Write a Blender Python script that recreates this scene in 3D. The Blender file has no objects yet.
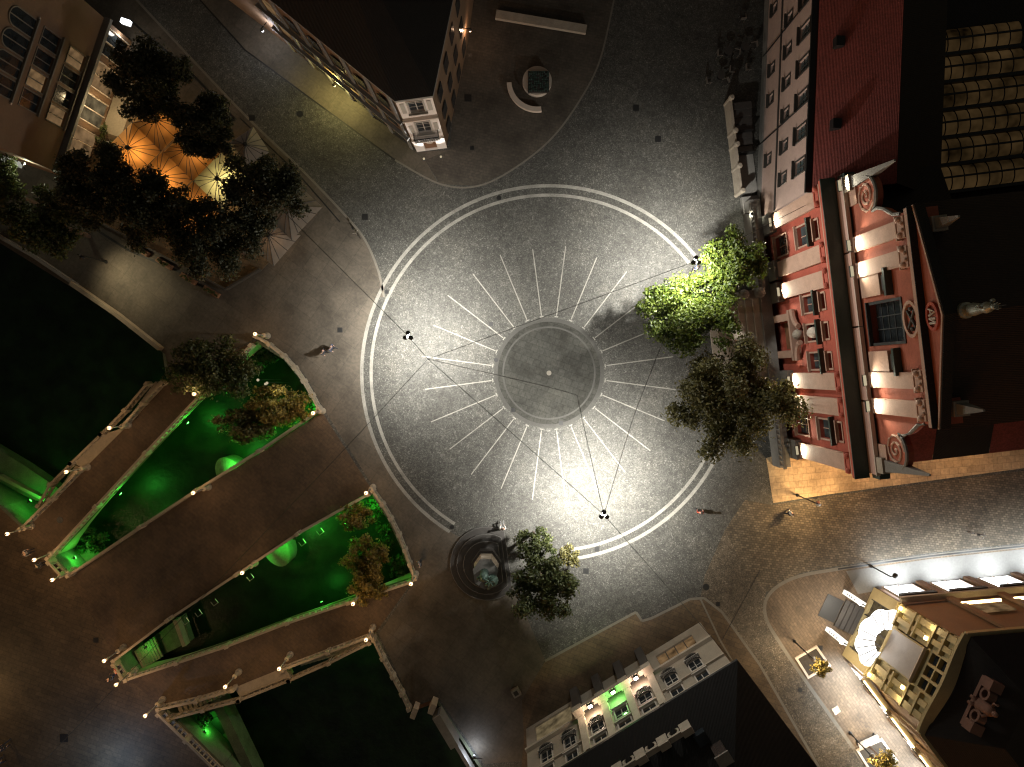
import bpy, bmesh, math, random
from mathutils import Vector, Matrix
R = math.radians
rnd = random.Random(7)
C = bpy.context.scene.collection
H, S, NX, NY = 64.8, 0.09, 512.0, 372.0        # camera height, metres per picture pixel on the ground, nadir

def W(px, py, z=0.0):
    k = S*(H-z)/H
    return Vector(((px-NX)*k, -(py-NY)*k, z))
def W2(px, py, z=0.0):
    p = W(px, py, z); return (p.x, p.y)

# ------------------------------------------------------------------ materials
def new_mat(name):
    m = bpy.data.materials.new(name); m.use_nodes = True
    nt = m.node_tree; nt.nodes.clear()
    out = nt.nodes.new('ShaderNodeOutputMaterial'); b = nt.nodes.new('ShaderNodeBsdfPrincipled')
    nt.links.new(b.outputs[0], out.inputs[0])
    return m, nt, b, out
def nd(nt, t, **kw):
    n = nt.nodes.new(t)
    for k, v in kw.items(): setattr(n, k, v)
    return n
def rgba(c): return (c[0], c[1], c[2], 1)
def ramp(nt, src, stops):
    r = nd(nt, 'ShaderNodeValToRGB'); e = r.color_ramp.elements
    while len(e) < len(stops): e.new(0.5)
    for i, (p, c) in enumerate(stops): e[i].position = p; e[i].color = rgba(c)
    nt.links.new(src, r.inputs[0]); return r.outputs[0]
def mixc(nt, fac, a, b, mode='MIX'):
    m = nd(nt, 'ShaderNodeMix', data_type='RGBA', blend_type=mode)
    if isinstance(fac, (int, float)): m.inputs[0].default_value = fac
    else: nt.links.new(fac, m.inputs[0])
    for i, x in ((6, a), (7, b)):
        if isinstance(x, tuple): m.inputs[i].default_value = rgba(x)
        else: nt.links.new(x, m.inputs[i])
    return m.outputs[2]
def bump(nt, b, h, s, d=0.05):
    n = nd(nt, 'ShaderNodeBump'); n.inputs['Strength'].default_value = s; n.inputs['Distance'].default_value = d
    nt.links.new(h, n.inputs['Height']); nt.links.new(n.outputs[0], b.inputs['Normal'])
def noise(nt, co, scale, detail=5, rough=0.6):
    n = nd(nt, 'ShaderNodeTexNoise'); n.inputs['Scale'].default_value = scale
    n.inputs['Detail'].default_value = detail; n.inputs['Roughness'].default_value = rough
    nt.links.new(co, n.inputs['Vector']); return n
def coords(nt, rot=0.0):
    t = nd(nt, 'ShaderNodeTexCoord')
    if rot == 0: return t.outputs['Object']
    m = nd(nt, 'ShaderNodeMapping'); m.inputs['Rotation'].default_value[2] = rot
    nt.links.new(t.outputs['Object'], m.inputs[0]); return m.outputs[0]

def plain(name, c, rough=0.7, var=0.35, scale=1.6, metal=0.0, bmp=0.15):
    m, nt, b, o = new_mat(name); co = coords(nt)
    n = noise(nt, co, scale, 6); n2 = noise(nt, co, scale*9, 4)
    a = tuple(x*(1-var) for x in c); d = tuple(min(1, x*(1+var*0.7)) for x in c)
    c1 = ramp(nt, n.outputs[0], [(0.3, a), (0.7, d)])
    c2 = mixc(nt, 0.45, c1, ramp(nt, n2.outputs[0], [(0.3, a), (0.7, d)]))
    nt.links.new(c2, b.inputs['Base Color'])
    b.inputs['Roughness'].default_value = rough; b.inputs['Metallic'].default_value = metal
    if bmp: bump(nt, b, n2.outputs[0], bmp)
    return m
def cobbles(name, stops, scale=5.5, rough=0.55, tint=None):
    m, nt, b, o = new_mat(name); co = coords(nt)
    v = nd(nt, 'ShaderNodeTexVoronoi'); v.inputs['Scale'].default_value = scale; v.inputs['Randomness'].default_value = 0.85
    nt.links.new(co, v.inputs['Vector'])
    sep = nd(nt, 'ShaderNodeSeparateColor'); nt.links.new(v.outputs['Color'], sep.inputs[0])
    c1 = ramp(nt, sep.outputs[0], stops)
    e = nd(nt, 'ShaderNodeTexVoronoi', feature='DISTANCE_TO_EDGE'); e.inputs['Scale'].default_value = scale; e.inputs['Randomness'].default_value = 0.85
    nt.links.new(co, e.inputs['Vector'])
    joint = ramp(nt, e.outputs['Distance'], [(0.02, (0.55, 0.53, 0.5)), (0.12, (1, 1, 1))])
    c2 = mixc(nt, 1.0, c1, joint, 'MULTIPLY')
    n = noise(nt, co, 0.22, 6); st = ramp(nt, n.outputs[0], [(0.3, (0.62, 0.6, 0.58)), (0.5, (0.95, 0.95, 0.95)), (0.72, (1.25, 1.22, 1.18))])
    c3 = mixc(nt, 1.0, c2, st, 'MULTIPLY')
    n2 = noise(nt, co, 1.7, 6); c4 = mixc(nt, 0.75, c3, ramp(nt, n2.outputs[0], [(0.32, (0.55, 0.55, 0.55)), (0.68, (1.25, 1.25, 1.25))]), 'MULTIPLY')
    nt.links.new(c4, b.inputs['Base Color'])
    rr = ramp(nt, sep.outputs[1], [(0.0, (rough+.05,)*3), (1.0, (rough+.3,)*3)]); nt.links.new(rr, b.inputs['Roughness'])
    bump(nt, b, joint, 0.25, 0.02)
    return m
def pavers(name, c, bw=0.9, bh=0.45, rot=0.0, var=0.3, rough=0.7, mortar=0.55, off=0.5):
    m, nt, b, o = new_mat(name); co = coords(nt, rot)
    br = nd(nt, 'ShaderNodeTexBrick'); nt.links.new(co, br.inputs['Vector'])
    br.offset = off
    br.inputs['Scale'].default_value = 1.0; br.inputs['Brick Width'].default_value = bw; br.inputs['Row Height'].default_value = bh
    br.inputs['Mortar Size'].default_value = 0.025
    br.inputs['Color1'].default_value = rgba(tuple(x*(1-var) for x in c)); br.inputs['Color2'].default_value = rgba(tuple(x*(1+var) for x in c))
    br.inputs['Mortar'].default_value = rgba(tuple(x*mortar for x in c))
    n = noise(nt, co, 0.35, 7); n2 = noise(nt, co, 4.0, 5)
    st = ramp(nt, n.outputs[0], [(0.3, (0.55, 0.53, 0.5)), (0.5, (0.95, 0.95, 0.95)), (0.72, (1.3, 1.28, 1.25))])
    c2 = mixc(nt, 1.0, br.outputs['Color'], st, 'MULTIPLY')
    c3 = mixc(nt, 0.6, c2, ramp(nt, n2.outputs[0], [(0.3, (0.6, 0.6, 0.6)), (0.7, (1.3, 1.3, 1.3))]), 'MULTIPLY')
    nt.links.new(c3, b.inputs['Base Color']); b.inputs['Roughness'].default_value = rough
    bump(nt, b, n2.outputs[0], 0.2)
    return m
def emit(name, c, s, var=0.0, sc_=0.9):
    m, nt, b, o = new_mat(name); nt.nodes.remove(b)
    e = nd(nt, 'ShaderNodeEmission'); e.inputs[0].default_value = rgba(c); e.inputs[1].default_value = s
    if var:
        n = noise(nt, coords(nt), sc_, 3)
        cc = ramp(nt, n.outputs[0], [(0.3, tuple(x*(1-var) for x in c)), (0.7, c)]); nt.links.new(cc, e.inputs[0])
    nt.links.new(e.outputs[0], o.inputs[0]); return m
def leafmat(name, c, c2):
    m, nt, b, o = new_mat(name)
    g = nd(nt, 'ShaderNodeNewGeometry')
    cc = ramp(nt, g.outputs['Random Per Island'], [(0.0, c), (1.0, c2)])
    b.inputs['Roughness'].default_value = 0.5
    nt.links.new(cc, b.inputs['Base Color'])
    t = nd(nt, 'ShaderNodeBsdfTranslucent'); nt.links.new(cc, t.inputs[0])
    mx = nd(nt, 'ShaderNodeMixShader'); mx.inputs[0].default_value = 0.35
    nt.links.new(b.outputs[0], mx.inputs[1]); nt.links.new(t.outputs[0], mx.inputs[2]); nt.links.new(mx.outputs[0], o.inputs[0])
    return m
def fabric(name, c, tr=0.5):
    m, nt, b, o = new_mat(name)
    n = noise(nt, coords(nt), 1.2, 5); cc = ramp(nt, n.outputs[0], [(0.3, tuple(x*.75 for x in c)), (0.7, c)])
    nt.links.new(cc, b.inputs['Base Color']); b.inputs['Roughness'].default_value = 0.8
    t = nd(nt, 'ShaderNodeBsdfTranslucent'); nt.links.new(cc, t.inputs[0])
    mx = nd(nt, 'ShaderNodeMixShader'); mx.inputs[0].default_value = tr
    nt.links.new(b.outputs[0], mx.inputs[1]); nt.links.new(t.outputs[0], mx.inputs[2]); nt.links.new(mx.outputs[0], o.inputs[0])
    return m
def rooftile(name, c, rot=0.0, scale=3.0, rough=0.8):
    m, nt, b, o = new_mat(name); co = coords(nt, rot)
    w = nd(nt, 'ShaderNodeTexWave', bands_direction='X'); w.inputs['Scale'].default_value = scale; w.inputs['Distortion'].default_value = 0.6
    nt.links.new(co, w.inputs['Vector'])
    n = noise(nt, co, 0.8, 7); n2 = noise(nt, co, 7, 3)
    c1 = ramp(nt, n.outputs[0], [(0.3, tuple(x*.6 for x in c)), (0.7, tuple(x*1.25 for x in c))])
    c2 = mixc(nt, 0.5, c1, ramp(nt, n2.outputs[0], [(0.35, tuple(x*.5 for x in c)), (0.65, tuple(x*1.4 for x in c))]))
    c3 = mixc(nt, 0.35, c2, ramp(nt, w.outputs[0], [(0.0, (0.5, 0.5, 0.5)), (0.5, (1.1, 1.1, 1.1))]), 'MULTIPLY')
    nt.links.new(c3, b.inputs['Base Color']); b.inputs['Roughness'].default_value = rough
    bump(nt, b, w.outputs[0], 0.4, 0.05)
    return m
def watermat(name):
    m, nt, b, o = new_mat(name); co = coords(nt)
    n = noise(nt, co, 0.5, 5); n2 = noise(nt, co, 2.2, 6)
    c1 = ramp(nt, n.outputs[0], [(0.35, (0.003, 0.009, 0.004)), (0.65, (0.011, 0.028, 0.01))])
    nt.links.new(c1, b.inputs['Base Color']); b.inputs['Roughness'].default_value = 0.38; b.inputs['Specular IOR Level'].default_value = .3
    bump(nt, b, n2.outputs[0], 0.6, 0.08)
    return m
def glassmat(name, c=(0.02, 0.025, 0.03)):
    m, nt, b, o = new_mat(name)
    n = noise(nt, coords(nt), 1.1, 4)
    nt.links.new(ramp(nt, n.outputs[0], [(0.3, tuple(x*.5 for x in c)), (0.7, tuple(x*1.5 for x in c))]), b.inputs['Base Color'])
    b.inputs['Roughness'].default_value = 0.15; return m

M = {}
M['cobble'] = cobbles('granite_cobbles', [(0.0, (0.045, 0.044, 0.039)), (0.5, (0.074, 0.072, 0.065)), (0.9, (0.1, 0.098, 0.088)), (1.0, (0.155, 0.152, 0.14))], 11.0)
M['cobble_dark'] = cobbles('dark_cobbles', [(0.0, (0.02, 0.019, 0.017)), (0.6, (0.05, 0.047, 0.042)), (0.9, (0.085, 0.08, 0.07)), (1.0, (0.18, 0.17, 0.15))])
M['court'] = pavers('court_paving', (0.072, 0.06, 0.047), 0.5, 0.25, R(12), 0.12, 0.8, 0.8)
M['cobble_lamplit'] = cobbles('lamplit_cobbles', [(0.0, (0.07, 0.056, 0.04)), (0.5, (0.115, 0.094, 0.068)), (0.9, (0.15, 0.123, 0.09)), (1.0, (0.23, 0.195, 0.15))], 11.0)  # cobbles with the warm lamp light tinted into their colour
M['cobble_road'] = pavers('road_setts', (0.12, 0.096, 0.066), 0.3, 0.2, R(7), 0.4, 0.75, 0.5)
M['smooth'] = pavers('smooth_paving', (0.088, 0.073, 0.056), 1.6, 1.6, R(35), 0.1, 0.75, 0.8, 0.0)
M['smooth_brown'] = pavers('brown_paving', (0.1, 0.068, 0.038), 0.8, 0.4, R(20), 0.15, 0.75, 0.7)
M['flag'] = pavers('flagstone_paving', (0.125, 0.088, 0.056), 0.5, 0.25, R(55), 0.16, 0.75, 0.7)
M['asphalt_pale'] = plain('pale_asphalt', (0.15, 0.145, 0.135), 0.8, 0.25, 0.6)
M['disc'] = pavers('dark_disc_paving', (0.042, 0.0415, 0.037), 0.6, 0.6, R(20), 0.12, 0.95, 0.75); M['disc'].node_tree.nodes['Principled BSDF'].inputs['Specular IOR Level'].default_value = .15
M['inlay'] = plain('white_stone_inlay', (0.23, 0.22, 0.196), 0.8, 0.5, 0.9)
M['inlay_soft'] = plain('grey_stone_inlay', (0.048, 0.046, 0.041), 0.8, 0.35, 1.0)
M['kerb'] = plain('kerb_stone', (0.15, 0.135, 0.112), 0.7, 0.25, 2.0)
M['kerb_dark'] = plain('pale_granite_edge', (0.1, 0.095, 0.09), 0.5, 0.25, 2.0)
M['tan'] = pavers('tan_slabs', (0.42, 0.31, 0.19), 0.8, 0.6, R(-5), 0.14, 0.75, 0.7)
M['stone'] = plain('pale_stone', (0.36, 0.31, 0.25), 0.75, 0.3, 1.4)
M['stone_warm'] = plain('balustrade_concrete', (0.32, 0.27, 0.2), 0.8, 0.3, 1.4)
M['stone_grey'] = plain('grey_stone', (0.2, 0.19, 0.175), 0.75, 0.3, 1.2)
M['granite'] = plain('dark_granite', (0.05, 0.046, 0.043), 0.45, 0.3, 2.5)
M['quay'] = plain('mossy_concrete', (0.13, 0.15, 0.1), 0.85, 0.5, 1.0)
M['deck'] = pavers('bridge_deck_paving', (0.085, 0.055, 0.032), 0.6, 0.3, R(40), 0.1, 0.75, 0.85)
M['red'] = plain('red_plaster', (0.42, 0.092, 0.058), 0.85, 0.3, 0.8)
M['red_up'] = plain('salmon_plaster', (0.38, 0.108, 0.062), 0.85, 0.3, 0.8)
M['pink'] = plain('pink_plaster', (0.52, 0.33, 0.27), 0.85, 0.15, 0.8)
M['pilaster'] = plain('cream_pilaster', (0.46, 0.29, 0.215), 0.8, 0.25, 1.2)
M['monastery'] = plain('greyish_pink_plaster', (0.50, 0.36, 0.31), 0.85, 0.18, 0.6)
M['copper_and_hood_shade'] = plain('green_copper_and_hood_shade', (0.03, 0.05, 0.04), 0.5, 0.4, 0.9)  # roof sheet; its dark tone also paints shadow on the church hoods
M['roof_black'] = rooftile('black_roof', (0.012, 0.011, 0.011), R(30))
M['roof_brown'] = rooftile('dark_brown_roof', (0.03, 0.018, 0.014), R(5))
M['roof_red'] = rooftile('red_tile_roof', (0.26, 0.06, 0.05), R(90), 4.0)
M['tanwall'] = plain('tan_render', (0.17, 0.105, 0.065), 0.9, 0.18, 0.5)
M['white'] = plain('white_render', (0.72, 0.66, 0.62), 0.85, 0.12, 0.8)
M['cream'] = plain('cream_render', (0.27, 0.235, 0.185), 0.85, 0.25, 0.8); M['terracotta'] = plain('terracotta_stone', (.2,.105,.075), .8, .3, 1.5); M['bars'] = plain('dark_glazing_bar', (.03,.03,.03), .6, .2, 3)
M['ochre'] = plain('ochre_stone', (0.38, 0.31, 0.16), 0.7, 0.22, 1.2)
M['brownwall'] = plain('brown_stone_cladding', (0.2, 0.125, 0.075), 0.7, 0.2, 0.8)
M['trim'] = plain('pale_trim', (0.55, 0.47, 0.4), 0.7, 0.12, 2.0)
M['frame'] = plain('window_frame_paint', (0.4, 0.37, 0.33), 0.6, 0.1, 3.0)
M['frame_dark'] = plain('dark_frame', (0.05, 0.045, 0.04), 0.6, 0.2, 3.0)
M['glass'] = glassmat('dark_glass'); M['glass_blue'] = glassmat('bluish_glass', (0.05, 0.07, 0.075))
M['black'] = plain('black_metal', (0.012, 0.012, 0.012), 0.5, 0.2, 3.0)
M['steel'] = plain('brushed_steel', (0.45, 0.42, 0.38), 0.35, 0.15, 3.0, 0.8)
M['wood'] = plain('brown_wood', (0.2, 0.1, 0.05), 0.7, 0.3, 3.0)
M['bronze'] = plain('green_bronze', (0.07, 0.12, 0.1), 0.45, 0.5, 3.0, 0.3)
M['verdigris'] = plain('silvery_verdigris', (0.36, 0.38, 0.33), 0.4, 0.4, 3.0, 0.4)
M['bark'] = plain('bark', (0.08, 0.055, 0.04), 0.9, 0.4, 4.0)
M['soil'] = plain('planting_soil', (0.05, 0.04, 0.03), 0.95, 0.5, 4.0)
M['water'] = watermat('river_water')
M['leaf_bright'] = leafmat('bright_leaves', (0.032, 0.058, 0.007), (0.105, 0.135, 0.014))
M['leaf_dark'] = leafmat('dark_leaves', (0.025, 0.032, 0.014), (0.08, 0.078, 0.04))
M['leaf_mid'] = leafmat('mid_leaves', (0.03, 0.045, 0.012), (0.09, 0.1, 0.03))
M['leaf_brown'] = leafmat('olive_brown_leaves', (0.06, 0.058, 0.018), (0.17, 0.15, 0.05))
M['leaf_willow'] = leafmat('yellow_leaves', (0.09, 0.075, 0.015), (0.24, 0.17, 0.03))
M['grass'] = leafmat('bank_plants', (0.02, 0.05, 0.015), (0.06, 0.11, 0.03))
M['fab_orange'] = fabric('orange_canvas', (0.56, 0.34, 0.14), 0.55)
M['fab_cream'] = fabric('cream_canvas', (0.68, 0.62, 0.38), 0.5)
M['fab_grey'] = fabric('grey_canvas', (0.3, 0.255, 0.21), 0.25)
M['globe'] = emit('lamp_globe', (1.0, 0.62, 0.28), 5)
M['globe_white'] = emit('white_globe', (1.0, 0.85, 0.65), 14)
M['flood'] = emit('flood_lens', (1.0, 0.85, 0.55), 0.5)
M['shop'] = emit('lit_shop_window', (0.92, 0.96, 1.0), 9.0, 0.3)
M['warmwin'] = emit('warm_lit_window', (1.0, 0.6, 0.28), 0.25, 0.85)
M['dimwin'] = emit('dim_lit_window', (1.0, 0.75, 0.4), 0.2, 0.8)
M['strip'] = emit('yellow_light_strip', (1.0, 0.72, 0.3), 10)
M['canopy'] = emit('lit_glass_canopy', (1.0, 0.96, 0.9), 5.0, 0.6)
M['sky_glass'] = emit('skylight_glass', (0.8, 0.48, 0.19), 0.06, 0.97, .4)
M['skin'] = plain('skin', (0.45, 0.27, 0.2), 0.6, 0.1, 8); M['hair'] = plain('dark_hair', (0.03, 0.02, 0.015), 0.7, 0.3, 8)
M['cl_white'] = plain('white_cloth', (0.6, 0.6, 0.58), 0.9, 0.1, 6); M['cl_dark'] = plain('dark_cloth', (0.025, 0.026, 0.032), 0.9, 0.2, 6)
M['cl_red'] = plain('red_cloth', (0.4, 0.06, 0.03), 0.9, 0.2, 6); M['cl_blue'] = plain('denim_cloth', (0.05, 0.07, 0.13), 0.9, 0.2, 6)
M['cl_grey'] = plain('grey_cloth', (0.18, 0.18, 0.18), 0.9, 0.2, 6)

# ------------------------------------------------------------------ geometry helpers
class MB:
    def __init__(s): s.v = []; s.f = []
    def add(s, vs, fs):
        n = len(s.v); s.v += [tuple(v) for v in vs]; s.f += [tuple(i+n for i in f) for f in fs]; return s
    def box(s, x0, x1, y0, y1, z0, z1):
        return s.add([(x0,y0,z0),(x1,y0,z0),(x1,y1,z0),(x0,y1,z0),(x0,y0,z1),(x1,y0,z1),(x1,y1,z1),(x0,y1,z1)],
              [(3,2,1,0),(4,5,6,7),(0,1,5,4),(1,2,6,5),(2,3,7,6),(3,0,4,7)])
    def obox(s, cx, cy, z0, z1, lx, ly, a):
        c, n = math.cos(a), math.sin(a)
        q = [(cx+u*c-w*n, cy+u*n+w*c) for u, w in ((-lx/2,-ly/2),(lx/2,-ly/2),(lx/2,ly/2),(-lx/2,ly/2))]
        return s.prism(q, z0, z1)
    def prism(s, poly, z0, z1, top=None):
        n = len(poly); t = top or poly
        return s.add([(p[0],p[1],z0) for p in poly]+[(p[0],p[1],z1) for p in t],
              [tuple(reversed(range(n))), tuple(range(n, 2*n))]+[(i,(i+1)%n,n+(i+1)%n,n+i) for i in range(n)])
    def seg(s, p, q, w, z0, z1, ext=0.0):      # a straight wall between two plan points
        p = Vector(p[:2]); q = Vector(q[:2]); d = (q-p).normalized(); n = Vector((-d.y, d.x))*w/2; p = p-d*ext; q = q+d*ext
        return s.prism([p-n, q-n, q+n, p+n], z0, z1)
    def sheet(s, poly, z):
        return s.add([(p[0],p[1],z) for p in poly], [tuple(range(len(poly)))])
    def tube(s, pts, r, n=6, r2=None):
        pts = [Vector(p) for p in pts]; k = len(pts); base = len(s.v)
        for i, p in enumerate(pts):
            d = (pts[min(i+1,k-1)]-pts[max(i-1,0)]).normalized()
            a = d.cross(Vector((0,0,1)) if abs(d.z) < .95 else Vector((1,0,0))).normalized(); b = d.cross(a)
            rr = r if r2 is None else r+(r2-r)*i/max(1,k-1)
            for j in range(n):
                t = 2*math.pi*j/n; s.v.append(tuple(p+(a*math.cos(t)+b*math.sin(t))*rr))
        for i in range(k-1):
            for j in range(n):
                s.f.append((base+i*n+j, base+i*n+(j+1)%n, base+(i+1)*n+(j+1)%n, base+(i+1)*n+j))
        s.f.append(tuple(base+j for j in reversed(range(n)))); s.f.append(tuple(base+(k-1)*n+j for j in range(n)))
        return s
    def lathe(s, prof, cx=0, cy=0, cz=0, n=12):
        base = len(s.v); k = len(prof)
        for r, z in prof:
            for j in range(n):
                t = 2*math.pi*j/n; s.v.append((cx+r*math.cos(t), cy+r*math.sin(t), cz+z))
        for i in range(k-1):
            for j in range(n):
                s.f.append((base+i*n+j, base+i*n+(j+1)%n, base+(i+1)*n+(j+1)%n, base+(i+1)*n+j))
        s.f.append(tuple(base+j for j in reversed(range(n)))); s.f.append(tuple(base+(k-1)*n+j for j in range(n)))
        return s
    def ball(s, cx, cy, cz, r, n=12, m=7, sz=1.0):
        return s.lathe([(max(.004, r*math.sin(math.pi*i/m)), -r*sz*math.cos(math.pi*i/m)) for i in range(m+1)], cx, cy, cz, n)
    def frontpoly(s, pts, y0, y1):             # polygon in the x-z plane given thickness along y
        n = len(pts)
        return s.add([(p[0],y0,p[1]) for p in pts]+[(p[0],y1,p[1]) for p in pts],
              [tuple(range(n)), tuple(reversed(range(n,2*n)))]+[(i,n+i,n+(i+1)%n,(i+1)%n) for i in range(n)])
    def mesh(s, name, mat):
        me = bpy.data.meshes.new(name); me.from_pydata(s.v, [], s.f)
        bm = bmesh.new(); bm.from_mesh(me); bmesh.ops.recalc_face_normals(bm, faces=bm.faces[:]); bm.to_mesh(me); bm.free()
        me.materials.append(M[mat] if isinstance(mat, str) else mat); return me
    def build(s, name, mat, parent=None, smooth=False):
        me = s.mesh(name, mat)
        if smooth: me.polygons.foreach_set('use_smooth', [True]*len(me.polygons))
        return link(name, me, parent)
def link(name, me, parent=None):
    o = bpy.data.objects.new(name, me); C.objects.link(o)
    if parent is not None: o.parent = parent
    return o
def tag(o, label, cat, group=None):
    o['label'] = label; o['category'] = cat
    if group: o['group'] = group
    return o
def thing(name, label, cat, loc=(0,0,0), rz=0.0, group=None):
    o = bpy.data.objects.new(name, None); C.objects.link(o); o.location = loc; o.rotation_euler = (0,0,rz); o.empty_display_size = .3
    return tag(o, label, cat, group)
def struct(name, mb, mat, kind='structure'):
    o = mb.build(name, mat); o['kind'] = kind; return o
def copy_tree(o, parent=None):
    c = o.copy(); C.objects.link(c)
    if parent is not None: c.parent = parent
    for ch in list(o.children): copy_tree(ch, c)
    return c
def light(kind, loc, power, col=(1,.85,.65), size=.15, parent=None, target=None, angle=60, blend=.5, sx=None, sy=None):
    d = bpy.data.lights.new('lamp_light', kind); d.energy = power; d.color = col
    if kind in ('POINT', 'SPOT'): d.shadow_soft_size = size
    if kind == 'SPOT': d.spot_size = R(angle); d.spot_blend = blend
    o = bpy.data.objects.new('lamp_light', d); C.objects.link(o); o.location = loc
    if target is not None:
        o.rotation_euler = (Vector(target)-Vector(loc)).to_track_quat('-Z', 'Y').to_euler()
    if parent is not None:
        o.parent = parent; o.matrix_parent_inverse = Matrix.Identity(4)
    return o
def pxs(l, z=0.0): return [W2(x, y, z) for x, y in l]
def smooth_path(pts, n=6):
    P = [Vector(p) for p in pts]; out = []
    for i in range(len(P)-1):
        a, b, c, d = P[max(i-1,0)], P[i], P[i+1], P[min(i+2,len(P)-1)]
        for k in range(n):
            t = k/n
            out.append(.5*((2*b)+(-a+c)*t+(2*a-5*b+4*c-d)*t*t+(-a+3*b-3*c+d)*t**3))
    out.append(P[-1]); return out
# colour / camera / sky are set at the end
# ------------------------------------------------------------------ the setting: ground, river, pavements
WZ = -4.2
east_bank = [(-900,-310),(0,240),(75,287),(120,318),(165,352),(170,380),(258,340),(286,358),(306,382),(322,412),(372,490),(390,518),(404,548),(415,578),
             (376,632),(394,672),(412,708),(437,698),(482,767),(700,1150),(900,1700)]
west_bank = [(-900,-40),(-300,300),(0,508),(24,530),(52,558),(70,577),(116,660),(128,678),(160,706),(222,767),(420,1000),(700,1700)]
struct('plaza_ground', MB().sheet(pxs(east_bank)+pxs([(2600,1700),(2600,-1500),(-900,-1500)]), 0), 'cobble')
struct('west_bank_ground', MB().sheet(pxs(west_bank)+pxs([(-1700,1700),(-1700,-40)]), 0), 'smooth_brown')
struct('river_water', MB().sheet(pxs([(-1600,-700),(300,-700),(1000,1000),(1000,1800),(-1600,1800)]), WZ), 'water')
struct('river_bed', MB().sheet(pxs([(-3000,-2500),(3500,-2500),(3500,3000),(-3000,3000)]), WZ-1.5), 'quay')
CX, CY = W2(549,373)
def arc(r, a0, a1, n=96, c=(CX,CY)): return [(c[0]+r*math.cos(R(a0+(a1-a0)*i/n)), c[1]+r*math.sin(R(a0+(a1-a0)*i/n))) for i in range(n+1)]
def ring(r0, r1, a0, a1, z, n=120, c=(CX,CY)):
    o = arc(r1, a0, a1, n, c); i = arc(r0, a0, a1, n, c); mb = MB()
    for k in range(n): mb.add([(*o[k],z),(*o[k+1],z),(*i[k+1],z),(*i[k],z)], [(0,1,2,3)])
    return mb
# the smooth promenade to the west of the circle
left_arc = [(549+187*math.cos(R(a)), 373-187*math.sin(R(a))) for a in range(156, 241, 4)]
struct('west_promenade_paving', MB().sheet(pxs([(-890,-305),(0,243),(75,289.5),(120,320.5),(165,354),(172,377),(258,337.5),(288,355),(308,380),(324.5,410),(374,488),(392,516),(406.5,546),(417.5,577),
    (379,634),(397,672),(413,705),(437,695),(484,764),(530,760),(526,729),(522,700),(545,660),(528,620),(500,560)]+left_arc[::-1]+[(384,297),(378,270),(365,240),(345,215),(300,168),(238,108),(133,-4),(-200,-400),(-890,-700)]), .004), 'smooth')
struct('north_court_paving', MB().sheet(pxs([(425,160),(440,184),(478,186),(515,168),(552,138),(580,100),(600,60),(614,0),(640,-120),(470,-120),(450,150)]), .004), 'court')
struct('house_front_paving', MB().sheet(pxs([(450,150),(425,160),(438,183),(395,160),(310,98),(245,50),(200,0),(130,-80),(200,-80),(285,43),(417,152)]), .006), 'smooth')
struct('south_pavement', MB().sheet(pxs([(545,661),(636,612),(642,621),(652,618),(690,599),(704,598),(722,612),(760,665),(832,790),(800,1200),(480,1200),(524,740),(522,700)]), .006), 'smooth_brown')
fl = [(1700,470),(1024,546),(930,556),(838,569),(800,576),(778,586),(766,600),(766,618),(778,640),(805,680),(870,772),(1000,960),(1700,1200)]
struct('corner_pavement', MB().sheet(pxs(fl), .004), 'flag')
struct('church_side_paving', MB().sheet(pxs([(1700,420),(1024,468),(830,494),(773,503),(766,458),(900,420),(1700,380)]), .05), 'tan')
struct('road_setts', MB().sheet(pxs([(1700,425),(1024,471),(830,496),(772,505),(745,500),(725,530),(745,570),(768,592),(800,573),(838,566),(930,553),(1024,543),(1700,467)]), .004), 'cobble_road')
struct('lane_setts', MB().sheet(pxs([(745,500),(725,530),(705,575),(700,600),(722,612),(760,665),(832,790),(1000,1100),(1100,1100),(870,772),(805,680),(778,640),(764,600),(775,560)]), .002), 'cobble_lamplit')  # lane stones coloured as lit by warm lamps
struct('shop_front_asphalt', MB().sheet(pxs([(1700,473),(1024,549),(930,559),(846,571),(858,594),(880,590),(1024,580),(1700,520)]), .008), 'asphalt_pale')
k = MB()
def kerb(mb, pts, w=.28, z=.012):
    P = [Vector(p) for p in pxs(pts)]
    for a, b in zip(P, P[1:]):
        d = (b-a).normalized(); n = Vector((-d.y, d.x))*w/2
        mb.add([(*(a-n),z),(*(b-n),z),(*(b+n),z),(*(a+n),z)], [(0,1,2,3)])
def kp(pts, n=6): return [(p.x,p.y) for p in smooth_path([(x,y,0) for x,y in pts], n)]
kerb(k, kp([(133,-4),(238,108),(300,168),(345,215),(365,240),(378,270),(384,297)]), .2)
kerb(k, kp([(614,0),(600,60),(580,100),(552,138),(515,168),(478,186),(440,184),(395,160)]), .16)
kerb(k, kp(fl[1:-1]), .3)
kerb(k, [(545,661),(636,612),(642,621),(652,618),(690,599),(704,598),(722,612),(760,665),(832,790)], .22)
kerb(k, [(700,598),(720,640),(748,688),(800,772)], .16, .016)
struct('pavement_kerb_strips', k, 'kerb')
kk = MB(); kerb(kk, [(240,118),(300,176),(340,222)], .1); kerb(kk, [(70,213),(128,250),(180,272),(212,294)], .2); kerb(kk, [(130,20),(190,72),(236,120)], .2)
kerb(kk, [(200,0),(245,50),(310,98),(395,160)], .12); kerb(kk, [(0,214),(40,232)], .15); kerb(kk, [(722,640),(760,570)], .06, .016); kerb(kk, [(838,569),(930,556),(1024,546)], .15, .02)
struct('drainage_channels', kk, 'black')
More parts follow.
